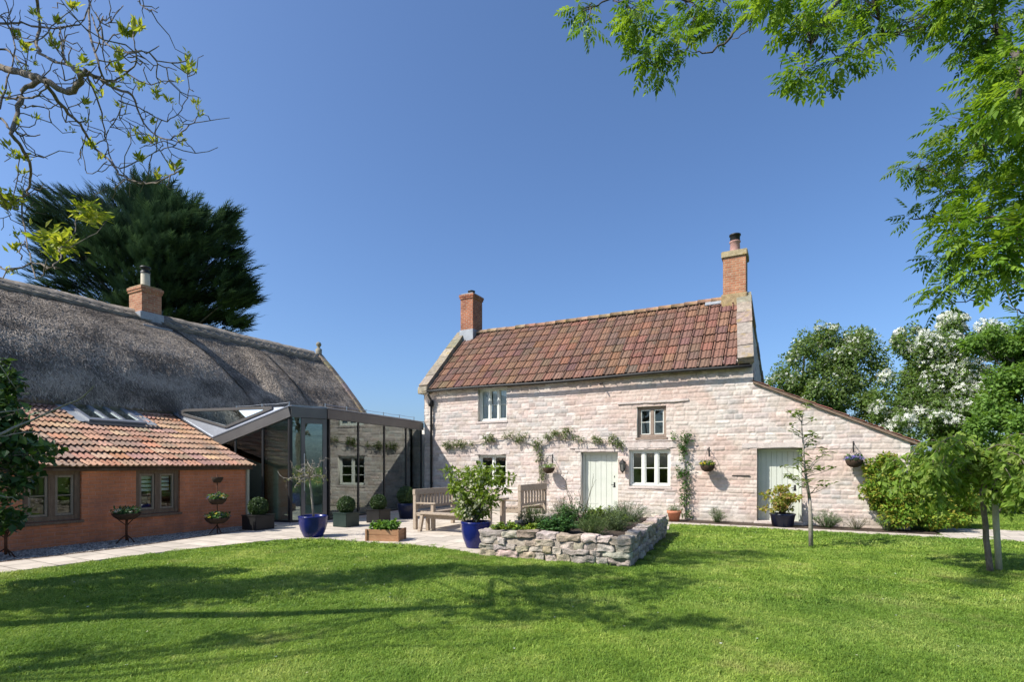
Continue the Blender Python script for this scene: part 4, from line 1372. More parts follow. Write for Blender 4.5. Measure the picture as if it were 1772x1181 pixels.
# roof deck: folded facet by the tiles, flat part with two rooflights
mb = MB()
def tri(a, c, e, mb, t=0.05):
    v = [a, c, e, a - (0, 0, t), c - (0, 0, t), e - (0, 0, t)]
    mb.add(v, [np.array([(0, 1, 2), (5, 4, 3)]), np.array([(0, 3, 4, 1), (1, 4, 5, 2), (2, 5, 3, 0)])])
A1, A2, A3 = G3(P1, 2.34), G3(P2, 3.15), np.append(Q, 3.17)
inn = lambda a, c, e, f: a * (1 - c) * (1 - e) + 0
def bary(u, v):                    # u along A1->A2, v towards A3
    return A1 + (A2 - A1) * u * (1 - v) + (A3 - A1) * v
us, vs = [0, 0.26, 0.93, 1.0], [0, 0.10, 0.86, 1.0]
for i in range(3):
    for j in range(3):
        if i == 1 and j == 1:
            continue
        qd = [bary(us[i], vs[j]), bary(us[i + 1], vs[j]), bary(us[i + 1], vs[j + 1]), bary(us[i], vs[j + 1])]
        if j == 2:
            tri(qd[0], qd[1], A3, mb) if i == 0 or True else None
        else:
            mb.add(qd + [p - (0, 0, 0.05) for p in qd], np.array([(0, 1, 2, 3), (7, 6, 5, 4), (0, 4, 5, 1), (1, 5, 6, 2), (2, 6, 7, 3), (3, 7, 4, 0)]))
def edge_a(t):
    return np.append(Q + (Rr - Q) * t, 3.16)
LB = [0, np.linalg.norm(P3 - P2), np.linalg.norm(P3 - P2) + np.linalg.norm(P4 - P3)]
def edge_b(t):
    s = t * LB[2]
    p = P2 + (P3 - P2) * s / LB[1] if s < LB[1] else P3 + (P4 - P3) * (s - LB[1]) / (LB[2] - LB[1])
    return np.append(p, 3.15)
ts_ = [0, LB[1] / LB[2], 0.20, 0.45, 0.70, 0.95, 1.0]
cs_ = [0, 0.12, 0.9, 1.0]
gl = []
for i in range(6):
    for j in range(3):
        f = lambda t, c: edge_a(t) * (1 - c) + edge_b(t) * c
        qd = [f(ts_[i], cs_[j]), f(ts_[i], cs_[j + 1]), f(ts_[i + 1], cs_[j + 1]), f(ts_[i + 1], cs_[j])]
        if j == 1 and i in (2, 3, 4):
            gl.append(qd)
            continue
        mb.add(qd + [p - (0, 0, 0.06) for p in qd], np.array([(0, 1, 2, 3), (7, 6, 5, 4), (0, 4, 5, 1), (1, 5, 6, 2), (2, 6, 7, 3), (3, 7, 4, 0)]))
rf = mb.build('roof', 'zinc', gx_, world=True)
mb = MB()
ed = [A1, A2]
B(mb, A1 + (0, 0, 0.02), A2 + (0, 0, 0.02), 0.14, 0.03)
B(mb, A2 + (0, 0, 0.025), G3(P3, 3.175), 0.14, 0.03)
B(mb, G3(P3, 3.172), G3(P4, 3.172), 0.14, 0.03)
B(mb, A1 + (0, 0, 0.021), A3 + (0, 0, 0.02), 0.1, 0.04)
mb.build('roof_edge', 'zinc', rf, world=True)
gl.append([bary(0.26, 0.10), bary(0.93, 0.10), bary(0.93, 0.86), bary(0.26, 0.86)])
for k, qd in enumerate(gl):
    cen = sum(qd) / 4
    mb = MB()
    for a, c in zip(qd, qd[1:] + qd[:1]):
        B(mb, a + (0, 0, 0.04), c + (0, 0, 0.04), 0.07, 0.16 if k < 3 else 0.07)
    fr_ = mb.build('rooflight', 'grey_metal' if k == 3 else 'zinc', rf, world=True)
    mb = MB()
    ii = [p + (cen - p) * 0.02 + np.array((0, 0, 0.09 if k < 3 else 0.045)) for p in qd]
    mb.add(ii + [p + (0, 0, 0.01) for p in ii], np.array([(0, 1, 2, 3), (7, 6, 5, 4), (0, 4, 5, 1), (1, 5, 6, 2), (2, 6, 7, 3), (3, 7, 4, 0)]))
    mb.build('rooflight_pane', 'roof_glass', rf, world=True)
# fall-arrest wires on little posts along the roof
mb = MB()
def rail(p, q, k, z=3.17, h=0.17):
    pts = [np.append(p + (q - p) * i / k, z) for i in range(k + 1)]
    for a in pts:
        mb.tube([a, a + (0, 0, h)], 0.014, 6)
    for a, c in zip(pts[:-1], pts[1:]):
        mb.tube([a + (0, 0, h - 0.02), (a + c) / 2 + (0, 0, h - 0.035), c + (0, 0, h - 0.02)], 0.006, 5)
rail(Q + (P2 - Q) * 0.45 + np.array((0.1, 0.6)), P2 + np.array((-0.25, 0.5)), 2)
mb.build('roof_rail', 'steel', rf, world=True)
mb = MB()
rail(P3 + np.array((-0.15, 0.35)), P4 + np.array((-0.25, -0.3)), 5)
mb.build('roof_rail', 'steel', rf, world=True)
mb = MB()
rail(P3 + np.array((-1.3, 0.6)), P4 + np.array((-1.9, -1.2)), 3)
mb.build('roof_rail', 'steel', rf, world=True)
# mullions, sill and panes
def face(p, q, stops, zt, mat='glass', door=None):
    """glazed wall from p to q with panes between the stops; zt(f) = head height"""
    for i, f in enumerate(stops):
        mb = MB()
        c = p + (q - p) * f
        B(mb, G3(c, 0.08), G3(c, zt(f) - 0.002), 0.055, 0.07, tuple(np.append(unit(np.array([-(q - p)[1], (q - p)[0]])), 0)))
        mb.build('mullion', 'dark_metal', gx_, world=True)
    mb = MB()
    B(mb, G3(p, 0.07), G3(q, 0.07), 0.09, 0.1)
    mb.build('threshold', 'dark_metal', gx_, world=True)
    nrm = unit(np.array([(q - p)[1], -(q - p)[0]]))
    for a, c in zip(stops[:-1], stops[1:]):
        if door and abs(a - door[0]) < 1e-6:
            continue
        L = np.linalg.norm(q - p)
        a2, c2 = a + 0.028 / L, c - 0.028 / L
        A, Cc = p + (q - p) * a2, p + (q - p) * c2
        e = np.append(nrm * 0.012, 0)
        v = [G3(A, 0.12), G3(Cc, 0.12), G3(Cc, zt(c2) - 0.003), G3(A, zt(a2) - 0.003)]
        mb = MB()
        mb.add([x + e for x in v] + [x - e for x in v], np.array([(0, 1, 2, 3), (7, 6, 5, 4), (0, 4, 5, 1), (1, 5, 6, 2), (2, 6, 7, 3), (3, 7, 4, 0)]))
        mb.build('glass_pane', mat, gx_, world=True)
face(P1, P2, [0.0, 0.30, 0.655, 0.985], lambda f: ztop(f) - 0.26)
face(P2, P3, [0.01, 0.30, 0.985], lambda f: FB, door=(0.30,))
face(P3, P4, [0.02, 0.27, 0.53, 0.78, 0.98], lambda f: FB)
# glazed door in the prow
dA, dB = P2 + (P3 - P2) * 0.335, P2 + (P3 - P2) * 0.95
dn_ = np.append(unit(np.array([(P3 - P2)[1], -(P3 - P2)[0]])), 0)
up2 = tuple(dn_)
mb = MB()
for a in (dA, dB):
    mb.bar(G3(a, 0.12), G3(a, FB - 0.01), 0.10, 0.075, up2)
mb.bar(G3(dA, FB - 0.08), G3(dB, FB - 0.08), 0.07, 0.14)
mb.bar(G3(dA, 0.2), G3(dB, 0.2), 0.07, 0.16)
gd = mb.build('door', 'grey_metal', gx_, world=True)
mb = MB()
e = dn_ * 0.01
v = [G3(dA, 0.28), G3(dB, 0.28), G3(dB, FB - 0.15), G3(dA, FB - 0.15)]
mb.add([x + e for x in v] + [x - e for x in v], np.array([(0, 1, 2, 3), (7, 6, 5, 4), (0, 4, 5, 1), (1, 5, 6, 2), (2, 6, 7, 3), (3, 7, 4, 0)]))
mb.build('pane', 'glass', gd, world=True)
mb = MB()
hp = G3(dA, 0) + dn_ * 0.07 + np.append(unit(P3 - P2), 0) * 0.02
mb.tube([hp + (0, 0, 0.9), hp + (0, 0, 1.9)], 0.016, 8)
mb.build('handle', 'steel', gd, world=True)
mb = MB()
mb.poly([tuple(P1), tuple(P2), tuple(P3), tuple(P4), tuple(cw(-0.05, -0.05)[:2]), tuple(Rr), tuple(Q)], 0.0, 0.06)
mb.build('floor', 'floor_tile', gx_, world=True)
mb = MB()
inq = lambda p: p + (np.array([-5.9, 16.6]) - p) * 0.03
for i in (0, 1, 5):
    q4 = [edge_a(ts_[i]), edge_b(ts_[i]), edge_b(ts_[i + 1]), edge_a(ts_[i + 1])]
    q4 = [np.append(inq(p[:2]), 3.05) for p in q4]
    mb.add(q4 + [p + (0, 0, 0.02) for p in q4], np.array([(0, 3, 2, 1), (4, 5, 6, 7)]))
mb.build('ceiling', 'plaster', gx_, world=True)
mb = MB()
q4 = [bw(-0.34, 0.03, 0.06), bw(-3.95, 0.03, 0.06), bw(-3.95, 0.03, 3.0), bw(-0.34, 0.03, 1.6)]
off = bw(0, 0.05) - bw(0, 0.03)
mb.add(q4 + [p + off for p in q4], np.array([(0, 1, 2, 3), (7, 6, 5, 4), (0, 4, 5, 1), (1, 5, 6, 2), (2, 6, 7, 3), (3, 7, 4, 0)]))
mb.build('inner_wall', 'plaster', gx_, world=True)
mb = MB()
a, c = G3(Rr, 0), G3(cw(-0.03, 0.4)[:2], 0)
mb.bar(a + (0, 0, 1.5), c + (0, 0, 1.5), 0.12, 3.0)
mb.build('wall', 'plaster', gx_, world=True)
mb = MB()
mb.poly([tuple(p) for p in (P1 + (P2 - P1) * 0.66 + (-0.05, -0.09), P2 + (0.02, -0.12), P3 + (0.14, -0.06), P4 + (0.14, -0.1), P4, P3, P2, P1 + (P2 - P1) * 0.66)], 0.02, 0.06)
mb.build('stone_plinth', 'stone_plain', gx_, world=True)

# ------------------------------------------------------------------ raised stone planter
pl_loc, pl_rz = (-0.57, 9.35, 0), math.atan2(-0.398, 0.917)
plt_ = thing('raised_planter', 'raised rectangular planter bed of rough stone blocks full of herbs', 'planter', pl_loc, pl_rz)
PLW, PLD, PLH = 2.64, 4.35, 0.45
RP = rotz(pl_rz)
def plw(x, y, z=0.0):
    return np.array(pl_loc) + RP @ np.array([x, y, z])
import bmesh
def rough_stone(mb, x0, x1, y0, y1, z0, z1, rg, amp=0.021, n=11, col=(0.45, 0.4, 0.35)):
    bm = bmesh.new()
    bmesh.ops.create_cube(bm, size=1)
    bmesh.ops.subdivide_edges(bm, edges=bm.edges[:], cuts=n - 2, use_grid_fill=True)
    v = np.array([p.co[:] for p in bm.verts])
    fc = [[p.index for p in f.verts] for f in bm.faces]
    bm.free()
    s = np.array([x1 - x0, y1 - y0, z1 - z0])
    p = v * 2
    rr = np.clip((np.abs(p) - 0.91) / 0.09, 0, 1)
    nrm = (rr ** 2).sum(1)
    over = np.sqrt(np.maximum(nrm, 1e-9))
    k = np.where(over > 1, 1 / over, 1)
    q = np.sign(p) * (np.minimum(np.abs(p), 0.91) + 0.09 * rr * k[:, None])
    o = rg.random(3) * 50
    w = q * s / 2 + np.array([(x0 + x1) / 2, (y0 + y1) / 2, (z0 + z1) / 2])
    sh = rg.normal(0, 0.13, 2)
    w[:, 0] += sh[0] * (w[:, 2] - (z0 + z1) / 2)
    dsp = np.stack([fbm(w[:, 1] * 8 + o[0], w[:, 2] * 9 + w[:, 0] * 4, 4), fbm(w[:, 0] * 9 + o[1], w[:, 2] * 12 + w[:, 1] * 5, 4), fbm(w[:, 0] * 8 + o[2], w[:, 1] * 8 + w[:, 2] * 3, 4)], 1)
    w = w + dsp * amp * 2
    c = np.asarray(col) * (1 + rg.normal(0, 0.13)) * (1 + rg.normal(0, 0.035, 3))
    mb.add(w, np.array(fc), np.clip(c, 0.05, 0.7))
def stone_run(mb, length, depth, to, seed, h=PLH, courses=4, lmin=0.14, lmax=0.48):
    rg = np.random.default_rng(seed)
    hs = np.array([0.13, 0.095, 0.125, 0.10]) * h / 0.45
    z = 0.0
    for r in range(courses):
        x = -0.02 if r % 2 else 0.0
        while x < length:
            L = min(rg.uniform(lmin, lmax), length - x)
            if length - x - L < 0.16:
                L = length - x
            t = MB()
            rough_stone(t, x + 0.002, x + L - 0.002, 0.0 + rg.normal(0, 0.016), depth, z + 0.001, z + hs[r] + rg.normal(0, 0.008), rg, col=(0.44, 0.375, 0.32) if rg.random() < 0.8 else (0.38, 0.315, 0.235))
            mb.add(to(t.v[0]), t.f[0], t.c[0])
            x += L
        z += hs[r]
mb = MB()
stone_run(mb, PLW, 0.24, lambda V: V, 1)
stone_run(mb, PLD - 0.2, 0.24, lambda V: np.stack([PLW - V[:, 1], 0.2 + V[:, 0], V[:, 2]], -1), 2)
stone_run(mb, PLD - 0.2, 0.24, lambda V: np.stack([V[:, 1], PLD - V[:, 0], V[:, 2]], -1), 3)
stone_run(mb, PLW - 0.3, 0.24, lambda V: np.stack([PLW - 0.15 - V[:, 0], PLD - V[:, 1], V[:, 2]], -1), 4)
mb.box(0.03, PLW - 0.03, 0.028, 0.22, 0, PLH - 0.05, (0.3, 0.26, 0.21))
mb.box(PLW - 0.22, PLW - 0.03, 0.2, PLD - 0.06, 0, PLH - 0.055, (0.3, 0.26, 0.21))
mb.box(0.06, 0.22, 0.2, PLD - 0.06, 0, PLH - 0.055, (0.3, 0.26, 0.21))
mb.build('stone_wall', 'planter_stone', plt_, True)
mb = MB()
mb.box(0.2, PLW - 0.2, 0.2, PLD - 0.2, 0.1, PLH - 0.06)
mb.build('soil', 'soil', plt_)

# ------------------------------------------------------------------ small plants
def herb(name, label, cat, loc, r, h, n, size, pal, tmpl='leaf', mat='leaf_dense', group=None, stems=True, flop=0.3):
    """a leafy mound: stems rising from the root, leaves all the way up"""
    t = thing(name, label, cat, tuple(loc), RNG.random() * 6, group)
    mb = MB()
    ns = max(8, n // 28)
    ang = RNG.uniform(0, 6.28, ns)
    rad = r * RNG.uniform(0.05, 1.0, ns) ** 0.6
    tip = np.stack([rad * np.cos(ang), rad * np.sin(ang), h * (1 - 0.55 * (rad / r) ** 2) * RNG.uniform(0.8, 1.1, ns)], -1)
    sm = MB()
    pos, fw = [], []
    for p in tip:
        b = p * np.array([0.25, 0.25, 0])
        pts = limb(b, p, 5, 0.05, 0.05)
        sm.tube(pts, np.linspace(0.004, 0.0015, 5), 4, (0.06, 0.09, 0.03))
        m_ = n // ns
        q = RNG.random(m_) ** 0.6 * 3.99
        i = q.astype(int)
        pp = pts[i] + (pts[i + 1] - pts[i]) * (q - i)[:, None] + RNG.normal(0, size * 0.25, (m_, 3))
        pos.append(pp)
        a = RNG.uniform(0, 6.28, m_)
        out = np.stack([np.cos(a), np.sin(a), RNG.uniform(-0.2, 0.9, m_)], -1) + unit(p * np.array([1, 1, 0.2])) * flop
        fw.append(out)
    pos, fw = np.concatenate(pos), np.concatenate(fw)
    tv = {'leaf': LEAF_V, 'narrow': NARROW_V, 'round': ROUND_V, 'needle': NARROW_V * np.array([0.35, 1, 0.3])}[tmpl]
    pal = np.asarray(pal, float)
    c = pal[RNG.integers(0, len(pal), len(pos))] * (1 + RNG.normal(0, 0.16, (len(pos), 1)))
    scatter(mb, tv, LEAF_F, pos, fw, np.array([0, 0, 1.0]) + RNG.normal(0, 0.3, (len(pos), 3)), size * RNG.uniform(0.6, 1.3, len(pos)), np.clip(c, 0.004, 0.9))
    mb.build('foliage', mat, t)
    if stems:
        sm.build('stems', 'leaf_dense', t)
    return t

DKG = [(0.045, 0.115, 0.028), (0.065, 0.15, 0.038), (0.035, 0.09, 0.025)]
MIDG = [(0.07, 0.16, 0.03), (0.09, 0.19, 0.035), (0.055, 0.12, 0.025)]
LIME = [(0.21, 0.30, 0.03), (0.26, 0.34, 0.04), (0.17, 0.25, 0.03)]
GREYG = [(0.14, 0.2, 0.105), (0.19, 0.25, 0.145), (0.11, 0.16, 0.08)]
OLIVE = [(0.11, 0.155, 0.042), (0.145, 0.195, 0.055), (0.085, 0.125, 0.04)]
ZB = PLH - 0.08
herb('marjoram', 'low lime yellow herb spilling over the left front corner of the stone planter', 'herb', plw(0.36, 0.36, ZB), 0.32, 0.2, 1300, 0.045, LIME + MIDG[:1], 'round')
herb('marjoram', 'small round golden herb clump between the two darker herbs in the stone planter', 'herb', plw(0.82, 0.52, ZB), 0.19, 0.2, 650, 0.04, LIME, 'round')
herb('mint', 'dark green dense leafy herb mound at the middle front of the stone planter', 'herb', plw(1.24, 0.62, ZB), 0.4, 0.32, 3000, 0.055, DKG + MIDG[:1], 'leaf')
herb('lavender', 'olive needle leaved mound near the right front corner of the stone planter', 'herb', plw(1.90, 0.56, ZB), 0.38, 0.36, 2600, 0.06, OLIVE + MIDG[2:], 'needle', flop=0.5)
herb('lavender', 'grey green lavender clump along the right wall of the planter', 'herb', plw(2.08, 1.5, ZB), 0.45, 0.42, 3000, 0.06, GREYG + OLIVE, 'needle')
herb('marjoram', 'yellow green low herb behind the olive mound in the planter', 'herb', plw(1.7, 2.2, ZB), 0.5, 0.36, 2200, 0.045, LIME + OLIVE, 'round')
herb('rosemary', 'dark upright rosemary clump at the far right end of the planter', 'herb', plw(1.95, 3.15, ZB), 0.6, 0.46, 4200, 0.05, DKG + GREYG[2:], 'needle', flop=0.1)
herb('fennel', 'feathery green clump in front of the slatted bench back', 'herb', plw(0.50, 1.25, ZB), 0.34, 0.46, 2400, 0.08, OLIVE + MIDG, 'needle', flop=0.1)
herb('sage', 'bushy mid green herb at the centre of the planter under the tall stems', 'herb', plw(1.15, 1.5, ZB), 0.36, 0.5, 1700, 0.06, MIDG + DKG, 'narrow', flop=0.1)
herb('fennel', 'brownish bronze feathery tuft behind the dark herb mound', 'herb', plw(0.83, 2.1, ZB), 0.3, 0.58, 1300, 0.07, [(0.14, 0.11, 0.07), (0.1, 0.1, 0.05), (0.08, 0.11, 0.04)], 'needle', flop=0.1)
t = thing('iris', 'pale sword leaved iris clump in front of the front door', 'plant', tuple(plw(1.42, 2.1, ZB)))
mb = MB()
for k in range(60):
    a, L = RNG.uniform(0, 6.28), RNG.uniform(0.3, 0.55)
    b = np.array([RNG.normal(0, 0.1), RNG.normal(0, 0.1), 0])
    d = np.array([math.cos(a), math.sin(a), 0])
    s = np.array([-d[1], d[0], 0]) * 0.014
    m1, tp = b + d * L * 0.16 + (0, 0, L * 0.62), b + d * L * 0.5 + (0, 0, L * 0.85)
    mb.add([b - s, b + s, m1 + s, m1 - s, tp], [np.array([(0, 1, 2, 3)]), np.array([(3, 2, 4)])], jit((0.16, 0.23, 0.09), 0.2))
mb.build('leaves', 'leaf', t)
t = thing('verbascum', 'tall bare forked stems rising from the planter in front of the door', 'plant', tuple(plw(1.3, 1.75, ZB)))
mb = MB()
for k in range(5):
    a = RNG.uniform(-0.3, 0.3, 2)
    top = np.array([a[0], a[1] * 0.5, RNG.uniform(0.55, 0.98)])
    pts = limb((a[0] * 0.2, a[1] * 0.2, 0), top, 6, 0.05)
    mb.tube(pts, np.linspace(0.009, 0.004, 6), 5, (0.12, 0.11, 0.07))
    for j in range(4):
        p = pts[2 + j % 4]
        q = p + np.array([RNG.uniform(-0.14, 0.14), RNG.uniform(-0.1, 0.1), RNG.uniform(0.08, 0.2)])
        mb.tube(limb(p, q, 4, 0.08), np.linspace(0.005, 0.0025, 4), 4, (0.14, 0.13, 0.08))
mb.build('stems', 'leaf_dense', t)
mb = MB()
for k in range(3):
    leaf_cloud(mb, (-0.25 + 0.16 * k, 0.02, 0.25 + 0.13 * (k % 2)), (0.11, 0.11, 0.28), 150, 0.06, GREYG + MIDG, (NARROW_V, LEAF_F))
mb.build('leaves', 'leaf', t)

# border plants at the foot of the cottage
def cwp(x, y, z=0.03):
    return cw(x, y, z)
herb('lavender', 'small grey green lavender tuft under the flower basket left of the lean-to door', 'herb', cwp(10.15, -0.4), 0.27, 0.4, 1500, 0.07, GREYG + OLIVE, 'needle')
herb('lavender', 'wide green lavender tuft just right of the young sapling stem', 'herb', cwp(12.72, -0.4), 0.36, 0.45, 2000, 0.07, GREYG + MIDG, 'needle')
herb('dry_lavender', 'dry brownish twiggy tuft between two lavender tufts at the lean-to wall', 'herb', cwp(13.35, -0.4), 0.3, 0.34, 900, 0.06, [(0.24, 0.2, 0.15), (0.16, 0.15, 0.1), (0.3, 0.25, 0.2)], 'needle')
herb('lavender', 'grey green lavender tuft at the foot of the bright shrub', 'herb', cwp(14.0, -0.45), 0.34, 0.4, 1600, 0.07, GREYG, 'needle')

# ------------------------------------------------------------------ pots
def pot_mesh(prof, seg=36):
    return MB().lathe(prof, (0, 0, 0), seg)
def gp(px, py):
    Z = EYE * F_PX / (py - HOR)
    return np.array([(px - 886) / F_PX * Z, Z, 0.022])
def blue_pot(name, label, loc, R, H, group=None):
    t = thing(name, label, 'potted plant', tuple(loc), 0, group)
    pr = [(0.02, 0.0), (R * 0.62, 0.0), (R * 0.66, 0.02), (R * 0.86, H * 0.35), (R * 0.97, H * 0.65), (R * 0.98, H * 0.88), (R * 1.0, H * 0.93), (R * 1.02, H * 0.97), (R * 0.98, H), (R * 0.9, H), (R * 0.88, H * 0.9)]
    pot_mesh(pr).build('pot', 'blue_glaze', t, True)
    MB().lathe([(R * 0.9, H * 0.9), (0.001, H * 0.92)], (0, 0, 0), 28).build('soil', 'soil', t)
    return t
# leafy camellia-like shrub with white flowers in the tall blue pot
t = blue_pot('potted_shrub', 'leafy shrub with white blossom in the tall cobalt blue pot by the stone planter', gp(824, 950), 0.29, 0.50)
mb, sm, fl = MB(), MB(), MB()
BR_G = [(0.15, 0.23, 0.03), (0.2, 0.29, 0.045), (0.11, 0.175, 0.024), (0.25, 0.33, 0.06)]
tips = []
for k in range(46):
    a = RNG.uniform(0, 6.28)
    h_ = RNG.uniform(0.0, 1.0)
    rr = RNG.uniform(0.1, 1.0) * (0.30 + 0.46 * min(1.0, h_ * 1.7))
    z = 0.64 + h_ * 0.96 * (1 - 0.3 * (rr / 0.76) ** 2)
    tips.append(np.array([rr * math.cos(a), rr * math.sin(a) * 0.8, z]))
for p in tips:
    b = np.array([RNG.normal(0, 0.03), RNG.normal(0, 0.03), 0.46])
    mid = np.array([p[0] * 0.35, p[1] * 0.35, 0.5 + (p[2] - 0.5) * 0.6])
    pts = np.concatenate([limb(b, mid, 4, 0.06), limb(mid, p, 4, 0.08)[1:]])
    sm.tube(pts, np.linspace(0.011, 0.003, 7), 5)
    leaf_cloud(mb, p, (0.16, 0.16, 0.09), 64, 0.088, BR_G, (LEAF_V * np.array([0.75, 1, 1]), LEAF_F), shell=0.2, out=0.9, upness=0.8, droop=0.1)
for k in range(130):
    p = tips[RNG.integers(0, len(tips))] * np.array([0.6, 0.6, 0.95]) + RNG.normal(0, 0.08, 3)
    p += np.array([-0.08, -0.15, 0.0])
    scatter(fl, FLOWER_V, FLOWER_F, p[None] + RNG.normal(0, 0.02, (3, 3)), rdir(3), np.tile((-0.4, -0.7, 0.6), (3, 1)) + RNG.normal(0, 0.4, (3, 3)), 0.026, np.tile((0.62, 0.62, 0.42), (3, 1)))
sm.build('stems', 'bark', t, True)
mb.build('foliage', 'leaf_bright', t)
fl.build('blossom', 'petal', t)
# bare standard tree in a round blue pot
t = blue_pot('potted_tree', 'bare standard tree with crooked crown of twigs in round blue pot before the glass door', gp(542, 931), 0.31, 0.46)
mb = MB()
tr = np.array([(0.01, 0, 0.4), (-0.015, 0, 0.7), (-0.045, 0.0, 1.0), (-0.075, 0, 1.22), (-0.085, 0, 1.3)])
mb.tube(tr, np.linspace(0.026, 0.02, 5), 8)
top = tr[-1]
for k in range(11):
    a = k * 0.57 + RNG.normal(0, 0.2)
    L = RNG.uniform(0.3, 0.62)
    p, d = top.copy(), np.array([math.cos(a), math.sin(a), 0.25])
    pts = [p]
    for s in range(6):
        d = unit(d + RNG.normal(0, 0.28, 3) + np.array([0, 0, 0.12 if s < 2 else -0.06]))
        pts.append(pts[-1] + d * L / 6)
    mb.tube(pts, np.linspace(0.013, 0.005, 7), 5)
    for j in (2, 3, 4, 5, 6):
        for s in range(2):
            q = pts[j] + RNG.normal(0, 0.08, 3) + np.array([0, 0, RNG.uniform(-0.08, 0.12)])
            mb.tube(limb(pts[j], q, 4, 0.15), np.linspace(0.006, 0.0025, 4), 4)
mb.build('trunk', 'pale_bark', t, True)
mb = MB()
for k in range(70):
    a, rr = RNG.uniform(0, 6.28), RNG.uniform(0.1, 0.5)
    leaf_cloud(mb, top + np.array([rr * math.cos(a), rr * math.sin(a), RNG.uniform(-0.12, 0.14)]), (0.03, 0.03, 0.02), 3, 0.04, [(0.14, 0.16, 0.06), (0.2, 0.2, 0.1)], shell=0.1)
mb.build('young_leaves', 'leaf', t)

# clipped box balls
def box_ball(label, loc, r, w, h, mat, round_pot=False, rz=None):
    t = thing('box_ball', label, 'topiary', tuple(loc), ANG if rz is None else rz, 'clipped box balls in planters by the glass')
    if round_pot:
        pot_mesh([(0.02, 0), (w * 0.36, 0), (w * 0.5, h * 0.8), (w * 0.53, h), (w * 0.47, h), (w * 0.45, h * 0.9)]).build('pot', mat, t, True)
    else:
        mb = MB()
        mb.bevbox(-w / 2, w / 2, -w / 2, w / 2, 0, h - 0.03, 0.008)
        mb.bevbox(-w / 2 - 0.012, w / 2 + 0.012, -w / 2 - 0.012, w / 2 + 0.012, h - 0.03, h, 0.006)
        mb.build('pot', mat, t)
    mb = MB()
    mb.tube([(0, 0, h - 0.05), (0, 0, h + r * 0.6)], 0.02, 6)
    mb.build('stem', 'bark', t)
    mb = MB()
    c = np.array([0, 0, h + r * 0.86])
    n = 3600
    d = rdir(n)
    pos = c + d * r * RNG.uniform(0.82, 1.03, n)[:, None]
    pal = np.array([(0.04, 0.075, 0.022), (0.055, 0.1, 0.028), (0.03, 0.058, 0.018)])
    col = pal[RNG.integers(0, 3, n)] * (1 + RNG.normal(0, 0.18, (n, 1)))
    scatter(mb, ROUND_V, LEAF_F, pos, d * 0.5 + rdir(n), d + rdir(n) * 0.5, 0.035, np.clip(col, 0.005, 0.5))
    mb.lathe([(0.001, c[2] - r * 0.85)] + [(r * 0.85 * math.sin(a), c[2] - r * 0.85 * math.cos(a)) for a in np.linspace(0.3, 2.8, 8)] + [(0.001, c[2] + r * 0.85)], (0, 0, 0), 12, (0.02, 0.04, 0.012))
    mb.build('foliage', 'leaf_dense', t)
box_ball('box ball in black square planter at the brick corner', gp(447, 918), 0.22, 0.52, 0.36, 'black_planter')
box_ball('box ball in dark green square planter right of the glass door', gp(599, 913), 0.215, 0.46, 0.36, 'green_planter')
box_ball('box ball in black square planter before the third glass pane', gp(655, 906), 0.21, 0.46, 0.36, 'black_planter')
box_ball('box ball in dark round pot beside the left bench', gp(703, 899), 0.26, 0.52, 0.45, 'navy_glaze', True)

# cedar trough
t = thing('wooden_trough', 'rectangular orange wooden trough overflowing with fresh green leaves on the patio edge', 'planter', tuple(gp(668, 937)), -0.16)
mb = MB()
for (a, c, e, f) in ((-0.34, 0.34, -0.2, -0.175), (-0.34, 0.34, 0.175, 0.2), (-0.34, -0.315, -0.174, 0.174), (0.315, 0.34, -0.174, 0.174)):
    mb.bevbox(a, c, e, f, 0.0, 0.125, 0.004)
    mb.bevbox(a, c, e, f, 0.128, 0.235, 0.004)
for x in (-0.345, 0.345):
    for y in (-0.205, 0.205):
        mb.bevbox(x - 0.02, x + 0.02, y - 0.02, y + 0.02, 0.0, 0.245, 0.004)
mb.build('box', 'trough_wood', t)
mb = MB()
mb.box(-0.31, 0.31, -0.17, 0.17, 0.1, 0.2)
mb.build('soil', 'soil', t)
mb = MB()
for k in range(26):
    p = np.array([RNG.uniform(-0.27, 0.27), RNG.uniform(-0.14, 0.14), 0.3 + RNG.uniform(-0.04, 0.06)])
    leaf_cloud(mb, p, (0.07, 0.07, 0.06), 40, 0.062, [(0.12, 0.24, 0.045), (0.16, 0.29, 0.07), (0.09, 0.18, 0.03)], (ROUND_V, LEAF_F), shell=0.3, upness=1.0)
mb.build('foliage', 'leaf_bright', t)

# terracotta pot at the wall and azalea tub by the lean-to door
t = thing('terracotta_pot', 'terracotta pot with straggly grey green plant at the foot of the climber', 'potted plant', tuple(cw(9.05, -0.55, 0.022)))
pot_mesh([(0.02, 0), (0.13, 0), (0.175, 0.22), (0.2, 0.23), (0.2, 0.3), (0.17, 0.3), (0.165, 0.25)]).build('pot', 'terracotta', t, True)
mb = MB()
leaf_cloud(mb, (0, 0, 0.36), (0.22, 0.22, 0.11), 420, 0.05, GREYG + [(0.2, 0.19, 0.1)], (NARROW_V, LEAF_F), shell=0.2)
mb.build('foliage', 'leaf', t)
t = thing('azalea_tub', 'yellow and coppery leaved azalea in dark blue tub in front of the lean-to door', 'potted plant', tuple(cw(11.75, -0.55, 0.03)))
pot_mesh([(0.02, 0), (0.24, 0), (0.29, 0.28), (0.31, 0.3), (0.3, 0.33), (0.26, 0.33), (0.25, 0.28)]).build('pot', 'navy_glaze', t, True)
mb, sm = MB(), MB()
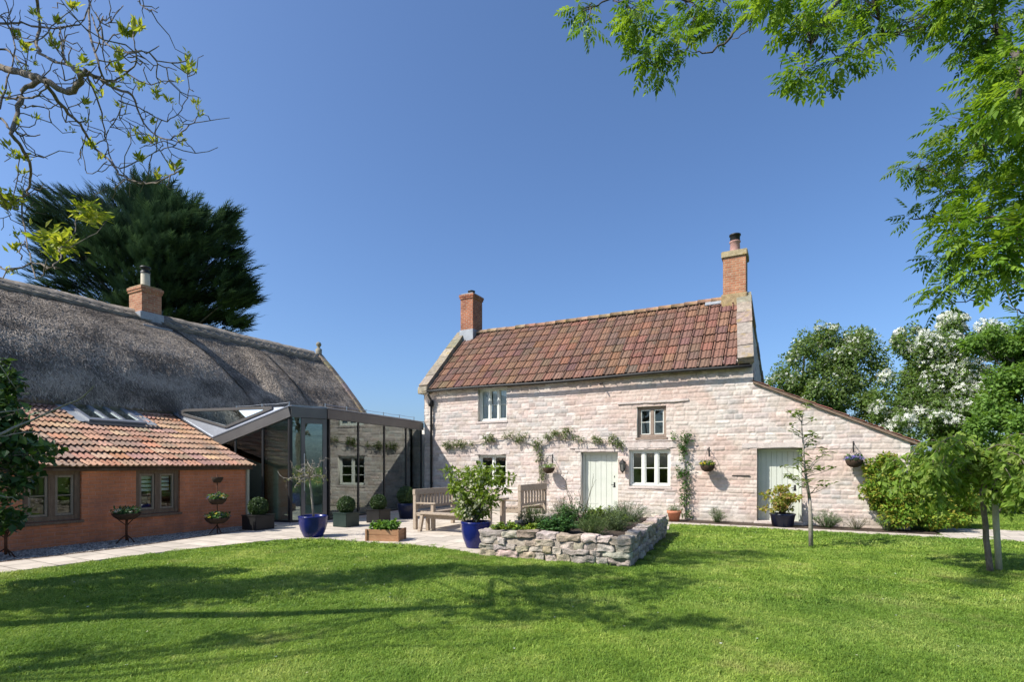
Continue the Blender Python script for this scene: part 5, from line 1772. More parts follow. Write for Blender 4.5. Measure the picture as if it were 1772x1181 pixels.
for k in range(34):
    a, rr = RNG.uniform(0, 6.28), RNG.uniform(0.05, 0.5)
    p = np.array([rr * math.cos(a) - 0.05, rr * math.sin(a) * 0.7, 0.45 + RNG.uniform(0, 0.62) * (1 - 0.5 * (rr / 0.5) ** 2)])
    sm.tube(limb((0, 0, 0.28), p, 5, 0.08), np.linspace(0.014, 0.004, 5), 5)
    leaf_cloud(mb, p, (0.11, 0.11, 0.06), 42, 0.085, [(0.32, 0.33, 0.06), (0.4, 0.37, 0.08), (0.22, 0.28, 0.05), (0.42, 0.27, 0.12), (0.28, 0.32, 0.08)], (LEAF_V, LEAF_F), shell=0.1, out=1.0, upness=0.9)
sm.build('stems', 'bark', t, True)
mb.build('foliage', 'leaf', t)

# ------------------------------------------------------------------ garden furniture
def garden_bench(label, loc, rz, L, D, Hb, rail=0.13, nsl=9, seed=0):
    """local x along the bench, sitter faces -y; back at y=+D"""
    t = thing('garden_bench', label, 'bench', tuple(loc), rz, 'weathered oak benches on the patio')
    for x in (0.045, L - 0.045):
        mb = MB()
        mb.bevbox(x - 0.045, x + 0.045, D - 0.09, D, 0, Hb - 0.03, 0.008)
        mb.build('back_leg', 'old_wood', t)
        mb = MB()
        mb.bevbox(x - 0.045, x + 0.045, 0.0, 0.09, 0, 0.62, 0.008)
        mb.build('front_leg', 'old_wood', t)
        mb = MB()
        mb.bevbox(x - 0.06, x + 0.06, -0.05, D - 0.092, 0.622, 0.665, 0.012)
        mb.build('armrest', 'old_wood', t)
        mb = MB()
        mb.bevbox(x - 0.03, x + 0.03, 0.092, D - 0.092, 0.33, 0.42, 0.006)
        mb.build('side_rail', 'old_wood', t)
    mb = MB()
    for k in range(4):
        a = 0.02 + k * (D - 0.13) / 4
        mb.bevbox(0.092, L - 0.092, a, a + (D - 0.13) / 4 - 0.012, 0.422, 0.452, 0.006)
    mb.bevbox(0.092, L - 0.092, 0.02, 0.06, 0.33, 0.42, 0.005)
    mb.build('seat', 'old_wood', t)
    mb = MB()
    mb.bevbox(-0.01, L + 0.01, D - 0.085, D + 0.01, Hb - rail, Hb, 0.012)
    mb.bevbox(0.092, L - 0.092, D - 0.07, D - 0.02, 0.5, 0.57, 0.006)
    bk_ = mb.build('back_rail', 'old_wood', t)
    mb = MB()
    w = (L - 0.2) / nsl
    for k in range(nsl):
        a = 0.1 + k * w + w * 0.14
        mb.bevbox(a, a + w * 0.62, D - 0.055, D - 0.032, 0.572, Hb - rail, 0.004)
    mb.build('back_slats', 'old_wood', t)
    return t
va = math.atan2(0.883, 0.468)
# left bench faces the house door (local -y -> +front direction)
garden_bench('weathered oak bench on the left with its back to the glass extension', (-1.87 + 0.0, 12.72, 0.022), va, 1.7, 0.62, 0.98, 0.14, 11)
o_ = np.array([0.24 - 0.53, 13.78 + 0.28, 0.022])
garden_bench('tall backed weathered oak bench on the right with its slatted back behind the herbs', tuple(np.array([-0.32, 13.98, 0.022]) + np.array([0.468, 0.883, 0]) * 1.62), va + math.pi, 1.62, 0.62, 1.06, 0.17, 8)
t = thing('plank_bench', 'low backless plank bench with splayed legs in front of the table', 'bench', (-2.25, 12.62, 0.022), ANG - 0.0)
for x in (0.12, 1.5):
    for y in (0.06, 0.26):
        mb = MB()
        mb.bar((x - 0.04 if x < 1 else x + 0.04, y + (0.06 if y > 0.1 else -0.06), 0.0), (x, y, 0.405), 0.075, 0.075, (0, 1, 0))
        mb.build('leg', 'old_wood', t)
mb = MB()
mb.bevbox(-0.03, 1.66, 0.0, 0.33, 0.405, 0.445, 0.01)
mb.build('seat', 'old_wood', t)
mb = MB()
mb.bevbox(0.16, 1.46, 0.14, 0.19, 0.3, 0.4, 0.006)
mb.build('stretcher', 'old_wood', t)
t = thing('garden_table', 'weathered oak garden table between the two benches', 'table', tuple(np.array([-1.35, 13.1, 0.022])), ANG)
mb = MB()
for k in range(5):
    mb.bevbox(0.0, 0.98, k * 0.18, k * 0.18 + 0.172, 0.70, 0.75, 0.008)
mb.build('tabletop', 'old_wood', t)
for x in (0.1, 0.88):
    for y in (0.1, 0.78):
        mb = MB()
        mb.bevbox(x - 0.04, x + 0.04, y - 0.04, y + 0.04, 0, 0.7, 0.006)
        mb.build('leg', 'old_wood', t)

# ------------------------------------------------------------------ hanging baskets, lantern, climbers on the cottage
def basket_plants(mb, fl, c, r, n, pal, flowers, nf, up=0.07):
    leaf_cloud(mb, np.asarray(c) + (0, 0, up), (r * 1.05, r * 1.05, up * 1.3), n, 0.05, pal, (LEAF_V, LEAF_F), shell=0.3, upness=0.8)
    if nf:
        a = RNG.uniform(0, 6.28, nf)
        rr = r * np.sqrt(RNG.random(nf)) * 1.1
        p = np.asarray(c) + np.stack([rr * np.cos(a), rr * np.sin(a), up * 1.6 * (1 - 0.5 * (rr / r) ** 2) + RNG.normal(0, 0.015, nf)], -1)
        fc = np.asarray(flowers, float)[RNG.integers(0, len(flowers), nf)]
        scatter(fl, FLOWER_V, FLOWER_F, p, rdir(nf) * np.array([1, 1, 0.2]), np.tile((-0.1, -0.5, 0.7), (nf, 1)) + RNG.normal(0, 0.35, (nf, 3)), 0.034, fc)

def hanging_basket(label, x, z, pal, flowers, nf, zb, n=420):
    """local frame of the cottage wall: bracket at the wall, bowl 0.3 m out"""
    p = cw(x, 0.0, 0)
    t = thing('hanging_basket', label, 'hanging basket', (p[0], p[1], z), ANG, 'hanging baskets on the cottage wall')
    mb = MB()
    mb.bar((0, -0.02, zb - 0.22), (0, -0.02, zb + 0.05), 0.025, 0.012, (0, 1, 0))
    mb.tube([(0, -0.025, zb), (0, -0.18, zb + 0.01), (0, -0.31, zb - 0.005), (0, -0.33, zb - 0.03)], 0.008, 6)
    mb.tube([(0, -0.025, zb - 0.18), (0, -0.12, zb - 0.1), (0, -0.2, zb)], 0.006, 6)
    mb.build('bracket', 'iron', t)
    r = 0.19
    mb = MB()
    for a in (0.4, 2.5, 4.6):
        mb.tube([(r * math.cos(a), -0.31 + r * math.sin(a), 0.03), (0, -0.31, zb - 0.02)], 0.0035, 4)
    mb.build('chain', 'iron', t)
    mb = MB()
    mb.lathe([(0.01, -0.15), (0.08, -0.14), (0.14, -0.10), (0.18, -0.03), (0.195, 0.03), (0.185, 0.04), (0.165, 0.02), (0.01, 0.0)], (0, -0.31, 0), 22)
    mb.build('bowl', 'wicker', t, True)
    mb, fl = MB(), MB()
    basket_plants(mb, fl, (0, -0.31, 0.02), 0.2, n, pal, flowers, nf)
    mb.build('foliage', 'leaf_bright' if not nf else 'leaf', t)
    if nf:
        fl.build('flowers', 'petal', t)
hanging_basket('hanging basket with sparse fresh green leaves left of the front door', 5.12, 1.47, [(0.13, 0.25, 0.05), (0.2, 0.3, 0.08)], [], 0, 0.42, 200)
hanging_basket('hanging basket with yellow pansies right of the climber', 9.9, 1.55, MIDG + DKG, [(0.72, 0.55, 0.03), (0.78, 0.64, 0.06), (0.1, 0.02, 0.05)], 60, 0.5)
hanging_basket('hanging basket with violet blue flowers on the lean-to wall', 13.32, 1.68, MIDG + DKG, [(0.14, 0.1, 0.42), (0.2, 0.16, 0.5), (0.3, 0.26, 0.55)], 110, 0.46)

p = cw(7.46, 0.0, 0)
t = thing('wall_lantern', 'dark iron wall lantern between the front door and the three light window', 'lantern', (p[0], p[1], 1.57), ANG)
mb = MB()
mb.bevbox(-0.05, 0.05, -0.03, 0.0, -0.12, 0.14, 0.008)
mb.tube([(0, -0.03, 0.1), (0, -0.09, 0.2), (0, -0.15, 0.2), (0, -0.15, 0.17)], 0.01, 6)
mb.build('wall_bracket', 'iron', t)
mb = MB()
mb.lathe([(0.01, 0.19), (0.03, 0.17), (0.11, 0.09), (0.115, 0.075), (0.09, 0.075)], (0, -0.15, 0), 6)
mb.lathe([(0.055, -0.17), (0.06, -0.15), (0.01, -0.22)], (0, -0.15, 0), 6)
for k in range(6):
    a = k * math.pi / 3
    mb.tube([(0.095 * math.cos(a), -0.15 + 0.095 * math.sin(a), 0.08), (0.058 * math.cos(a), -0.15 + 0.058 * math.sin(a), -0.16)], 0.006, 4)
mb.build('lantern_frame', 'iron', t)
mb = MB()
mb.lathe([(0.088, 0.075), (0.052, -0.155)], (0, -0.15, 0), 6)
mb.build('lantern_glass', 'lamp_glass', t)

def climber(name, label, stem_pts, tufts, pal, size=0.08, n=42):
    p = cw(0, 0, 0)
    t = thing(name, label, 'climber', (p[0], p[1], 0.03), ANG)
    sm, mb = MB(), MB()
    for pts in stem_pts:
        pts = np.asarray(pts, float)
        q = np.linspace(0, len(pts) - 1, len(pts) * 5)
        i = np.minimum(q.astype(int), len(pts) - 2)
        c = pts[i] + (pts[i + 1] - pts[i]) * (q - i)[:, None]
        c3 = np.stack([c[:, 0] + RNG.normal(0, 0.012, len(c)), -0.06 + RNG.normal(0, 0.008, len(c)), c[:, 1] + RNG.normal(0, 0.012, len(c))], -1)
        sm.tube(c3, np.linspace(0.02, 0.008, len(c3)), 6)
    for (x, z, rx, rz, k) in tufts:
        for s in range(k):
            pc = (x + RNG.uniform(-rx, rx), -0.11 - 0.04 * RNG.random(), z + RNG.uniform(-rz, rz))
            leaf_cloud(mb, pc, (0.09, 0.06, 0.08), n // 2, size, pal, (NARROW_V * np.array([1.3, 1, 1]), LEAF_F), shell=0.1, out=0.9, droop=0.3)
            sm.tube([(pc[0], pc[1], pc[2]), (pc[0] + RNG.normal(0, 0.05), -0.04, pc[2] - 0.08)], 0.003, 4)
    sm.build('stems', 'pale_bark', t, True)
    mb.build('foliage', 'leaf', t)
SAGE = [(0.15, 0.19, 0.085), (0.2, 0.235, 0.12), (0.11, 0.15, 0.06), (0.1, 0.16, 0.045)]
climber('wisteria', 'wisteria trained along the cottage wall with its trunk left of the door', [[(4.72, 0.0), (4.7, 0.9), (4.66, 1.6), (4.5, 2.15)], [(4.78, 0.05), (4.76, 1.0), (4.7, 1.7), (4.75, 2.2), (5.2, 2.42), (5.85, 2.36), (6.6, 2.3), (7.4, 2.22)], [(4.5, 2.15), (4.0, 2.42), (3.5, 2.5), (2.9, 2.42), (2.0, 2.3), (1.0, 2.2)]],
        [(1.25, 2.28, 0.42, 0.11, 18), (1.9, 2.30, 0.35, 0.08, 7), (2.75, 2.42, 0.24, 0.13, 11), (3.5, 2.55, 0.2, 0.1, 4), (4.05, 2.48, 0.26, 0.13, 9), (4.62, 2.22, 0.16, 0.2, 8), (4.68, 1.7, 0.1, 0.3, 5), (4.72, 1.15, 0.14, 0.3, 5), (5.05, 2.55, 0.2, 0.12, 8), (5.5, 2.55, 0.3, 0.13, 12), (6.0, 2.45, 0.14, 0.1, 4), (6.75, 2.34, 0.2, 0.1, 7), (7.22, 2.36, 0.16, 0.12, 8), (7.4, 2.2, 0.08, 0.1, 3)], SAGE)
climber('climbing_rose', 'narrow dark leaved climber between the three light window and the pansy basket', [[(9.28, 0.0), (9.25, 0.6), (9.28, 1.2), (9.22, 1.8), (9.27, 2.45)]],
        [(9.27, 2.35, 0.12, 0.12, 8), (9.23, 1.95, 0.07, 0.25, 9), (9.2, 1.42, 0.16, 0.16, 11), (9.26, 0.95, 0.09, 0.2, 7), (9.27, 0.55, 0.09, 0.2, 6), (9.27, 0.2, 0.1, 0.12, 4), (8.9, 2.4, 0.07, 0.05, 2)], DKG + MIDG + SAGE[:1])

# ------------------------------------------------------------------ plant stands against the brick outbuilding
def stand_bowl(t, z, r, pal, flowers, nf, long=1.0, mat='wicker'):
    mb = MB()
    mb.lathe([(0.01, z - 0.13), (r * 0.55, z - 0.125), (r * 0.85, z - 0.06), (r, z), (r * 0.95, z + 0.005), (r * 0.8, z - 0.02), (0.01, z - 0.03)], (0, 0, 0), 22)
    mb.v = [v * np.array([1, long, 1]) for v in mb.v]
    mb.build('bowl', mat, t, True)
    if pal is None:
        return
    mb, fl = MB(), MB()
    basket_plants(mb, fl, (0, 0, z), r * 0.95, 380, pal, flowers, nf, 0.06)
    for q in (mb, fl):
        q.v = [v * np.array([1, long, 1]) for v in q.v]
    mb.build('foliage', 'leaf_dense', t)
    fl.build('flowers', 'petal', t)
def plant_stand(label, loc, h, r, flowers):
    t = thing('plant_stand', label, 'plant stand', tuple(loc), ANG, 'iron flower stands by the brick wall')
    mb = MB()
    mb.tube([(0, 0, 0.05), (0, 0, h - 0.08)], 0.022, 8)
    for k in range(3):
        a = k * 2.09 + 0.4
        mb.tube([(0, 0, 0.16), (0.1 * math.cos(a), 0.1 * math.sin(a), 0.09), (0.18 * math.cos(a), 0.18 * math.sin(a), 0.0)], 0.012, 6)
        mb.tube([(0, 0, h - 0.25), (0.1 * math.cos(a), 0.1 * math.sin(a), h - 0.16), (0.16 * math.cos(a), 0.16 * math.sin(a), h - 0.10)], 0.01, 6)
    mb.build('pedestal', 'rust_iron', t, True)
    stand_bowl(t, h, r, DKG, flowers, 26)
    return t
s1 = gp(219, 941); s1[2] = 0.012
plant_stand('iron pedestal stand with white flowers between the two outbuilding windows', s1, 0.60, 0.26, [(0.75, 0.74, 0.7), (0.7, 0.66, 0.5)])
s2 = gp(10, 967); s2[2] = 0.012
plant_stand('iron pedestal stand with trailing green plant under the leafy branch at the left edge', s2, 0.58, 0.25, [(0.4, 0.4, 0.06), (0.2, 0.3, 0.05)])
s3 = gp(376, 925); s3[2] = 0.012
t = thing('tiered_stand', 'three tiered iron stand of pansies at the right end of the brick wall', 'plant stand', tuple(s3), ANG)
mb = MB()
mb.tube([(0, 0, 0.0), (0, 0, 1.36)], 0.012, 8)
for k in range(3):
    a = k * 2.09
    mb.tube([(0, 0, 0.2), (0.16 * math.cos(a), 0.16 * math.sin(a), 0.0)], 0.012, 6)
mb.build('pole', 'rust_iron', t, True)
PAN = [(0.7, 0.52, 0.03), (0.75, 0.62, 0.08), (0.5, 0.45, 0.4), (0.12, 0.1, 0.35)]
stand_bowl(t, 0.36, 0.23, MIDG + DKG, PAN, 46, 1.2)
stand_bowl(t, 0.80, 0.19, MIDG + DKG, PAN + [(0.7, 0.7, 0.55)], 40, 1.1)
stand_bowl(t, 1.30, 0.13, None, [], 0)

# ------------------------------------------------------------------ trees and shrubs
def tree(name, label, cat, base, fork_h, r0, clumps, leaf_n, size, pal, mat='leaf_dense', tmpl=None, sub=9, group=None, bark='bark', subr=0.42, limbs=10, flowers=None, shell=0.5, zmin=None, lean=(0, 0)):
    """clumps: (centre xyz world, radii) ; each breaks into sub-clumps of leaves carried by limbs"""
    base = np.asarray(base, float)
    t = thing(name, label, cat, tuple(base), 0, group)
    tm, mb, fm = MB(), MB(), MB()
    tg = []
    tot = sum(np.prod(np.asarray(r) ** 0.8) for c, r in clumps)
    for c, r in clumps:
        r = np.asarray(r, float) * np.ones(3)
        c = np.asarray(c, float) - base
        share = np.prod(r ** 0.8) / tot
        sc, sd = clump_points(c, r * 0.85, sub, 0.6)
        tg += list(sc[: max(1, limbs * 2 // len(clumps))])
        for s in sc:
            rr = r * subr * RNG.uniform(0.7, 1.3)
            leaf_cloud(mb, s, rr, int(leaf_n * share / sub), size, pal, tmpl or (LEAF_V, LEAF_F), shell=shell, zmin=zmin)
            if flowers:
                fcol, fn, fs, pr = flowers
                if RNG.random() < pr(s + base):
                    pos, d = clump_points(s, rr * 1.05, fn, 0.75)
                    k = d[:, 2] > -0.35
                    pos, d = pos[k], d[k]
                    scatter(fm, FLOWER_V, FLOWER_F, pos, rdir(len(pos)), d + rdir(len(pos)) * 0.4, fs * RNG.uniform(0.6, 1.3, len(pos)), np.clip(np.asarray(fcol) * (1 + RNG.normal(0, 0.06, (len(pos), 1))), 0, 0.85))
    fork = np.array([lean[0], lean[1], fork_h])
    trunk_and_limbs(tm, (0, 0, -0.05), fork, tg, r0)
    tm.build('trunk', bark, t, True)
    mb.build('crown', mat, t)
    if fm.n:
        fm.build('blossom', 'petal', t)
    return t

# --- dark cypress behind the thatched house
def cypress():
    Zc = 29.0
    base = np.array([-19.8, Zc, 0.0])
    t = thing('cypress_tree', 'big dark spreading cypress tree behind the thatched roof', 'tree', tuple(base))
    lumps = [(95, 385, 40), (120, 360, 38), (160, 395, 55), (200, 370, 48), (255, 362, 48), (232, 400, 60), (290, 385, 55), (320, 410, 55), (360, 412, 48), (385, 440, 45), (395, 490, 42), (405, 520, 38), (345, 470, 62), (290, 450, 62), (220, 450, 66), (140, 440, 48), (110, 410, 40), (330, 525, 60), (270, 510, 60), (180, 500, 58), (110, 490, 40), (380, 545, 40), (415, 512, 26), (240, 560, 60), (330, 580, 60), (150, 550, 50), (400, 570, 30), (75, 520, 26), (80, 350, 18), (262, 340, 16), (388, 395, 22), (130, 430, 45), (170, 455, 50), (120, 520, 44), (200, 430, 50), (160, 360, 30), (100, 450, 34), (220, 540, 50)]
    tm, mb = MB(), MB()
    fork = np.array([0, 0, 7.0])
    tm.tube(limb((0, 0, 0), fork, 6, 0.02), np.linspace(0.65, 0.5, 6), 8)
    for (px, py, r) in lumps:
        c = at(px, py, Zc + RNG.uniform(-2.5, 2.5)) - base
        R = r / F_PX * Zc
        tm.tube(limb(fork + RNG.normal(0, 0.3, 3), c, 6, 0.05, 0.06), np.linspace(0.11, 0.02, 6), 5)
        n = int(300 * (r / 45) ** 1.6) + 50
        d = rdir(n)
        p = c + d * RNG.random(n)[:, None] ** 0.45 * np.array([R * 0.88, R * 0.8, R * 0.8])
        lay = 0.95
        p[:, 2] = np.where(RNG.random(n) < 0.85, np.round((p[:, 2] + 0.25 * p[:, 0] * np.sign(p[:, 1])) / lay) * lay - 0.25 * p[:, 0] * np.sign(p[:, 1]) + RNG.normal(0, 0.10, n), p[:, 2])
        out = p - np.array([0.6, 0, 6.2])
        f = unit(out * np.array([1, 1, 0.24])) + rdir(n) * np.array([0.4, 0.5, 0.16]) + np.array([0, 0, 0.12])
        sz = np.clip(RNG.normal(0.72, 0.2, n), 0.3, 1.25)
        base_c = np.array([(0.034, 0.068, 0.042), (0.045, 0.085, 0.048), (0.062, 0.108, 0.054), (0.028, 0.055, 0.036)])[RNG.integers(0, 4, n)]
        scatter(mb, SPRAY_V, SPRAY_F, p, f, np.array([0, 0, 1.0]) + rdir(n) * 0.3, sz, np.clip(base_c * (1 + RNG.normal(0, 0.15, (n, 1))), 0.004, 0.25))
    tm.build('trunk', 'bark', t, True)
    mb.build('crown', 'needle', t)
cypress()

# --- trees to the right, beyond the lean-to
TG = [(0.115, 0.195, 0.042), (0.145, 0.235, 0.055), (0.09, 0.155, 0.034), (0.18, 0.26, 0.08)]
GG = [(0.17, 0.24, 0.085), (0.21, 0.285, 0.11), (0.13, 0.19, 0.06)]
DT = [(0.10, 0.185, 0.036), (0.13, 0.225, 0.048), (0.075, 0.145, 0.028)]
def px_clump(px, py, r, Z, ry=None):
    k = Z / F_PX
    return (at(px, py, Z), np.array([r * k, r * k, (ry or r) * k]))
WHITE = (0.78, 0.79, 0.70)
tree('thorn_tree', 'grey green bushy tree rising just right of the cottage gable', 'tree', (12.6, 23.5, 0), 2.0, 0.16,
     [px_clump(1385, 640, 42, 23, 60), px_clump(1440, 615, 52, 23.5, 55), px_clump(1490, 640, 50, 23, 60), px_clump(1410, 690, 60, 23), px_clump(1480, 705, 55, 22.5), px_clump(1350, 660, 26, 23.5, 30), px_clump(1430, 580, 26, 23.5, 26), px_clump(1490, 590, 28, 23.8, 30), px_clump(1540, 720, 50, 22)],
     34000, 0.12, GG + TG[:2], 'leaf_bright', sub=20, flowers=(WHITE, 34, 0.055, lambda p: 0.34), subr=0.34)
tree('hawthorn_tree', 'hawthorn tree covered in white may blossom at the right', 'tree', (16.8, 20.5, 0), 1.8, 0.2,
     [px_clump(1600, 640, 60, 20.5, 75), px_clump(1660, 620, 60, 20, 75), px_clump(1640, 700, 75, 20, 60), px_clump(1560, 690, 48, 20.5, 60), px_clump(1690, 690, 60, 19.5), px_clump(1600, 740, 60, 19.5, 35), px_clump(1575, 590, 30, 21, 34), px_clump(1650, 560, 24, 20.5, 24), px_clump(1700, 590, 40, 20, 40)],
     36000, 0.11, TG, 'leaf_bright', sub=18, flowers=(WHITE, 150, 0.068, lambda p: 0.92 if (1590 < 886 + p[0] / p[1] * F_PX < 1735 and p[2] > 3.2) else 0.30), subr=0.32)
tree('maple_tree', 'bright green leafy tree at the right edge behind the hedge', 'tree', (18.4, 18.2, 0), 1.8, 0.18,
     [px_clump(1745, 680, 60, 18, 60), px_clump(1770, 610, 50, 18.2, 50), px_clump(1800, 680, 70, 18), px_clump(1730, 740, 50, 17.5, 40), px_clump(1700, 590, 32, 18.5, 26), px_clump(1820, 590, 60, 18)],
     30000, 0.12, [(0.15, 0.27, 0.05), (0.19, 0.32, 0.065), (0.115, 0.21, 0.038)], 'leaf_bright', sub=14, subr=0.36)
tree('laurel_hedge', 'dark green shrubby hedge along the right side behind the weeping tree', 'hedge', (16.0, 17.4, 0), 0.5, 0.1,
     [((13.2, 17.9, 1.0), (1.3, 0.9, 1.1)), ((15.0, 17.6, 1.05), (1.4, 0.9, 1.15)), ((16.9, 17.2, 1.0), (1.4, 0.9, 1.15)), ((18.9, 16.9, 1.1), (1.5, 0.9, 1.2)), ((21, 16.6, 1.1), (1.5, 0.9, 1.2)), ((14.2, 17.2, 0.35), (1.8, 0.6, 0.35)), ((17.8, 16.5, 0.35), (2.0, 0.6, 0.4))],
     26000, 0.11, DT + TG[:1], 'leaf', sub=16, subr=0.36, zmin=-0.0)
# bright evergreen shrub at the corner of the lean-to
tree('golden_shrub', 'large rounded yellow green evergreen shrub at the right end of the cottage', 'shrub', (9.75, 13.2, 0), 0.4, 0.07,
     [((9.25, 12.95, 0.85), (0.6, 0.55, 0.6)), ((9.0, 12.9, 1.45), (0.42, 0.4, 0.5)), ((9.75, 13.1, 1.05), (0.7, 0.6, 0.75)), ((10.3, 13.1, 0.8), (0.6, 0.6, 0.7)), ((9.5, 12.75, 0.42), (0.75, 0.5, 0.4)), ((10.25, 12.8, 0.4), (0.6, 0.5, 0.38)), ((8.75, 12.9, 1.0), (0.32, 0.3, 0.28)), ((10.4, 13.4, 1.3), (0.5, 0.5, 0.5)), ((10.95, 13.5, 0.75), (0.6, 0.5, 0.7)), ((11.5, 13.7, 0.55), (0.5, 0.45, 0.5))],
     31000, 0.085, [(0.15, 0.27, 0.03), (0.2, 0.31, 0.04), (0.28, 0.34, 0.04), (0.09, 0.18, 0.022), (0.32, 0.29, 0.05)], 'leaf', (LEAF_V * np.array([0.8, 1, 1]), LEAF_F), sub=15, subr=0.34, zmin=0.03)

# weeping tree with stake
WB = np.array([7.14, 7.92, 0.0])
t = thing('weeping_tree', 'small weeping standard tree with pale green hanging leaves on the right lawn', 'tree', tuple(WB))
tm, mb = MB(), MB()
tm.tube(limb((-0.03, 0, -0.05), (-0.14, 0.02, 1.25), 8, 0.01), np.linspace(0.043, 0.033, 8), 9)
tm.tube(limb((-0.11, 0.02, 1.25), (-0.13, 0.02, 1.72), 5, 0.03), np.linspace(0.035, 0.025, 5), 8)
WG = [(0.19, 0.30, 0.045), (0.24, 0.35, 0.06), (0.14, 0.235, 0.034), (0.28, 0.36, 0.085)]
for k in range(64):
    a = k * 2.399 + RNG.normal(0, 0.2)
    R_ = RNG.uniform(0.25, 1.0) * (1.3 if abs(math.sin(a)) < 0.8 else 1.05)
    p = np.array([-0.13, 0.02, RNG.uniform(1.45, 1.72)])
    hang = RNG.uniform(0.05, 0.5)
    u = np.linspace(0, 1, 12)
    rr = R_ * np.sin(np.minimum(u * 1.45, 1) * math.pi / 2)
    zz = p[2] + RNG.uniform(0.1, 0.4) * np.sin(np.minimum(u * 1.9, 1.0) * math.pi) * (0.4 + 0.6 * R_) - hang * np.clip(u - 0.35, 0, 1) ** 1.3 * 1.7
    wob = RNG.normal(0, 0.045, (12, 3)).cumsum(0) * 0.7
    pts = np.stack([p[0] + rr * math.cos(a), p[1] + rr * math.sin(a), zz], -1) + wob
    tm.tube(pts, np.linspace(0.008, 0.002, 12), 5)
    n = int(92 * (R_ + hang))
    q = np.clip(RNG.random(n) ** 0.8 * 11, 0.8, 10.99)
    i = q.astype(int)
    dd = pts[i + 1 - (i > 10)] - pts[i]
    pp = pts[i] + dd * (q - i)[:, None]
    aa = RNG.uniform(0, 6.28, n)
    f = np.stack([np.cos(aa), np.sin(aa), RNG.uniform(-1.3, -0.2, n)], -1) + unit(dd + 1e-6) * 0.3
    c = np.array(WG)[RNG.integers(0, 4, n)] * (1 + RNG.normal(0, 0.14, (n, 1)))
    scatter(mb, LEAF_V * np.array([0.8, 1, 1]), LEAF_F, pp + RNG.normal(0, 0.04, pp.shape), f, rdir(n) + np.array([0, 0, 0.7]), 0.125 * RNG.uniform(0.6, 1.25, n), np.clip(c, 0.01, 0.6))
tm.build('trunk', 'brown_bark', t, True)
mb.build('crown', 'leaf_bright', t)
t = thing('tree_stake', 'round pale timber stake with dark tie beside the weeping tree trunk', 'stake', (7.33, 8.02, 0.0))
mb = MB()
mb.tube([(0, 0, -0.05), (-0.05, 0, 0.7), (-0.08, 0, 1.37)], [0.04, 0.04, 0.037], 12)
mb.build('post', 'stake', t, True)
mb = MB()
mb.lathe([(0.039, 1.2), (0.043, 1.205), (0.043, 1.235), (0.039, 1.24)], (-0.075, 0, 0), 12)
mb.tube([(-0.12, 0, 1.22), (-0.22, -0.02, 1.215)], 0.012, 5)
mb.build('tie', 'iron', t, True)

# young sapling in front of the lean-to door
YB_ = np.array([5.77, 10.33, 0.0])
t = thing('young_sapling', 'slender young sapling with a few upturned pale leaves on the lawn by the lean-to', 'tree', tuple(YB_))
tm, mb = MB(), MB()
tm.tube([(0.02, 0, -0.03), (0.01, 0, 0.6), (-0.01, 0, 0.95)], [0.042, 0.036, 0.032], 8)
st = np.array([(-0.01, 0, 0.95), (-0.06, 0, 1.25), (-0.11, 0, 1.6), (-0.13, 0, 2.0), (-0.16, 0, 2.35), (-0.14, 0, 2.62)])
tm.tube(st, np.linspace(0.03, 0.006, 6), 7)
SPG = [(0.16, 0.22, 0.06), (0.22, 0.27, 0.1), (0.12, 0.17, 0.04)]
for k in range(32):
    i = RNG.integers(0, 5)
    p = st[i] + (st[i + 1] - st[i]) * RNG.random()
    a = RNG.uniform(0, 6.28)
    L = RNG.uniform(0.2, 0.5) * (1.0 if i < 3 else 0.75)
    q = p + np.array([math.cos(a) * L, math.sin(a) * L, L * RNG.uniform(0.3, 0.9)])
    pts = limb(p, q, 5, 0.07, -0.06)
    tm.tube(pts, np.linspace(0.009, 0.003, 5), 5)
    n = 8
    u = np.concatenate([np.full(5, 1.0), RNG.uniform(0.4, 1, 3)])
    pp = p + (q - p) * u[:, None] + RNG.normal(0, 0.015, (n, 3))
    aa = RNG.uniform(0, 6.28, n)
    scatter(mb, LEAF_V * np.array([0.8, 1, 1.6]), LEAF_F, pp, np.stack([np.cos(aa), np.sin(aa), RNG.uniform(-0.3, 0.6, n)], -1), np.array([0, 0, 1.0]) + rdir(n) * 0.4, 0.145 * RNG.uniform(0.6, 1.2, n), np.array(SPG)[RNG.integers(0, 3, n)] * (1 + RNG.normal(0, 0.12, (n, 1))))
tm.build('trunk', 'pale_bark', t, True)
mb.build('crown', 'leaf', t)

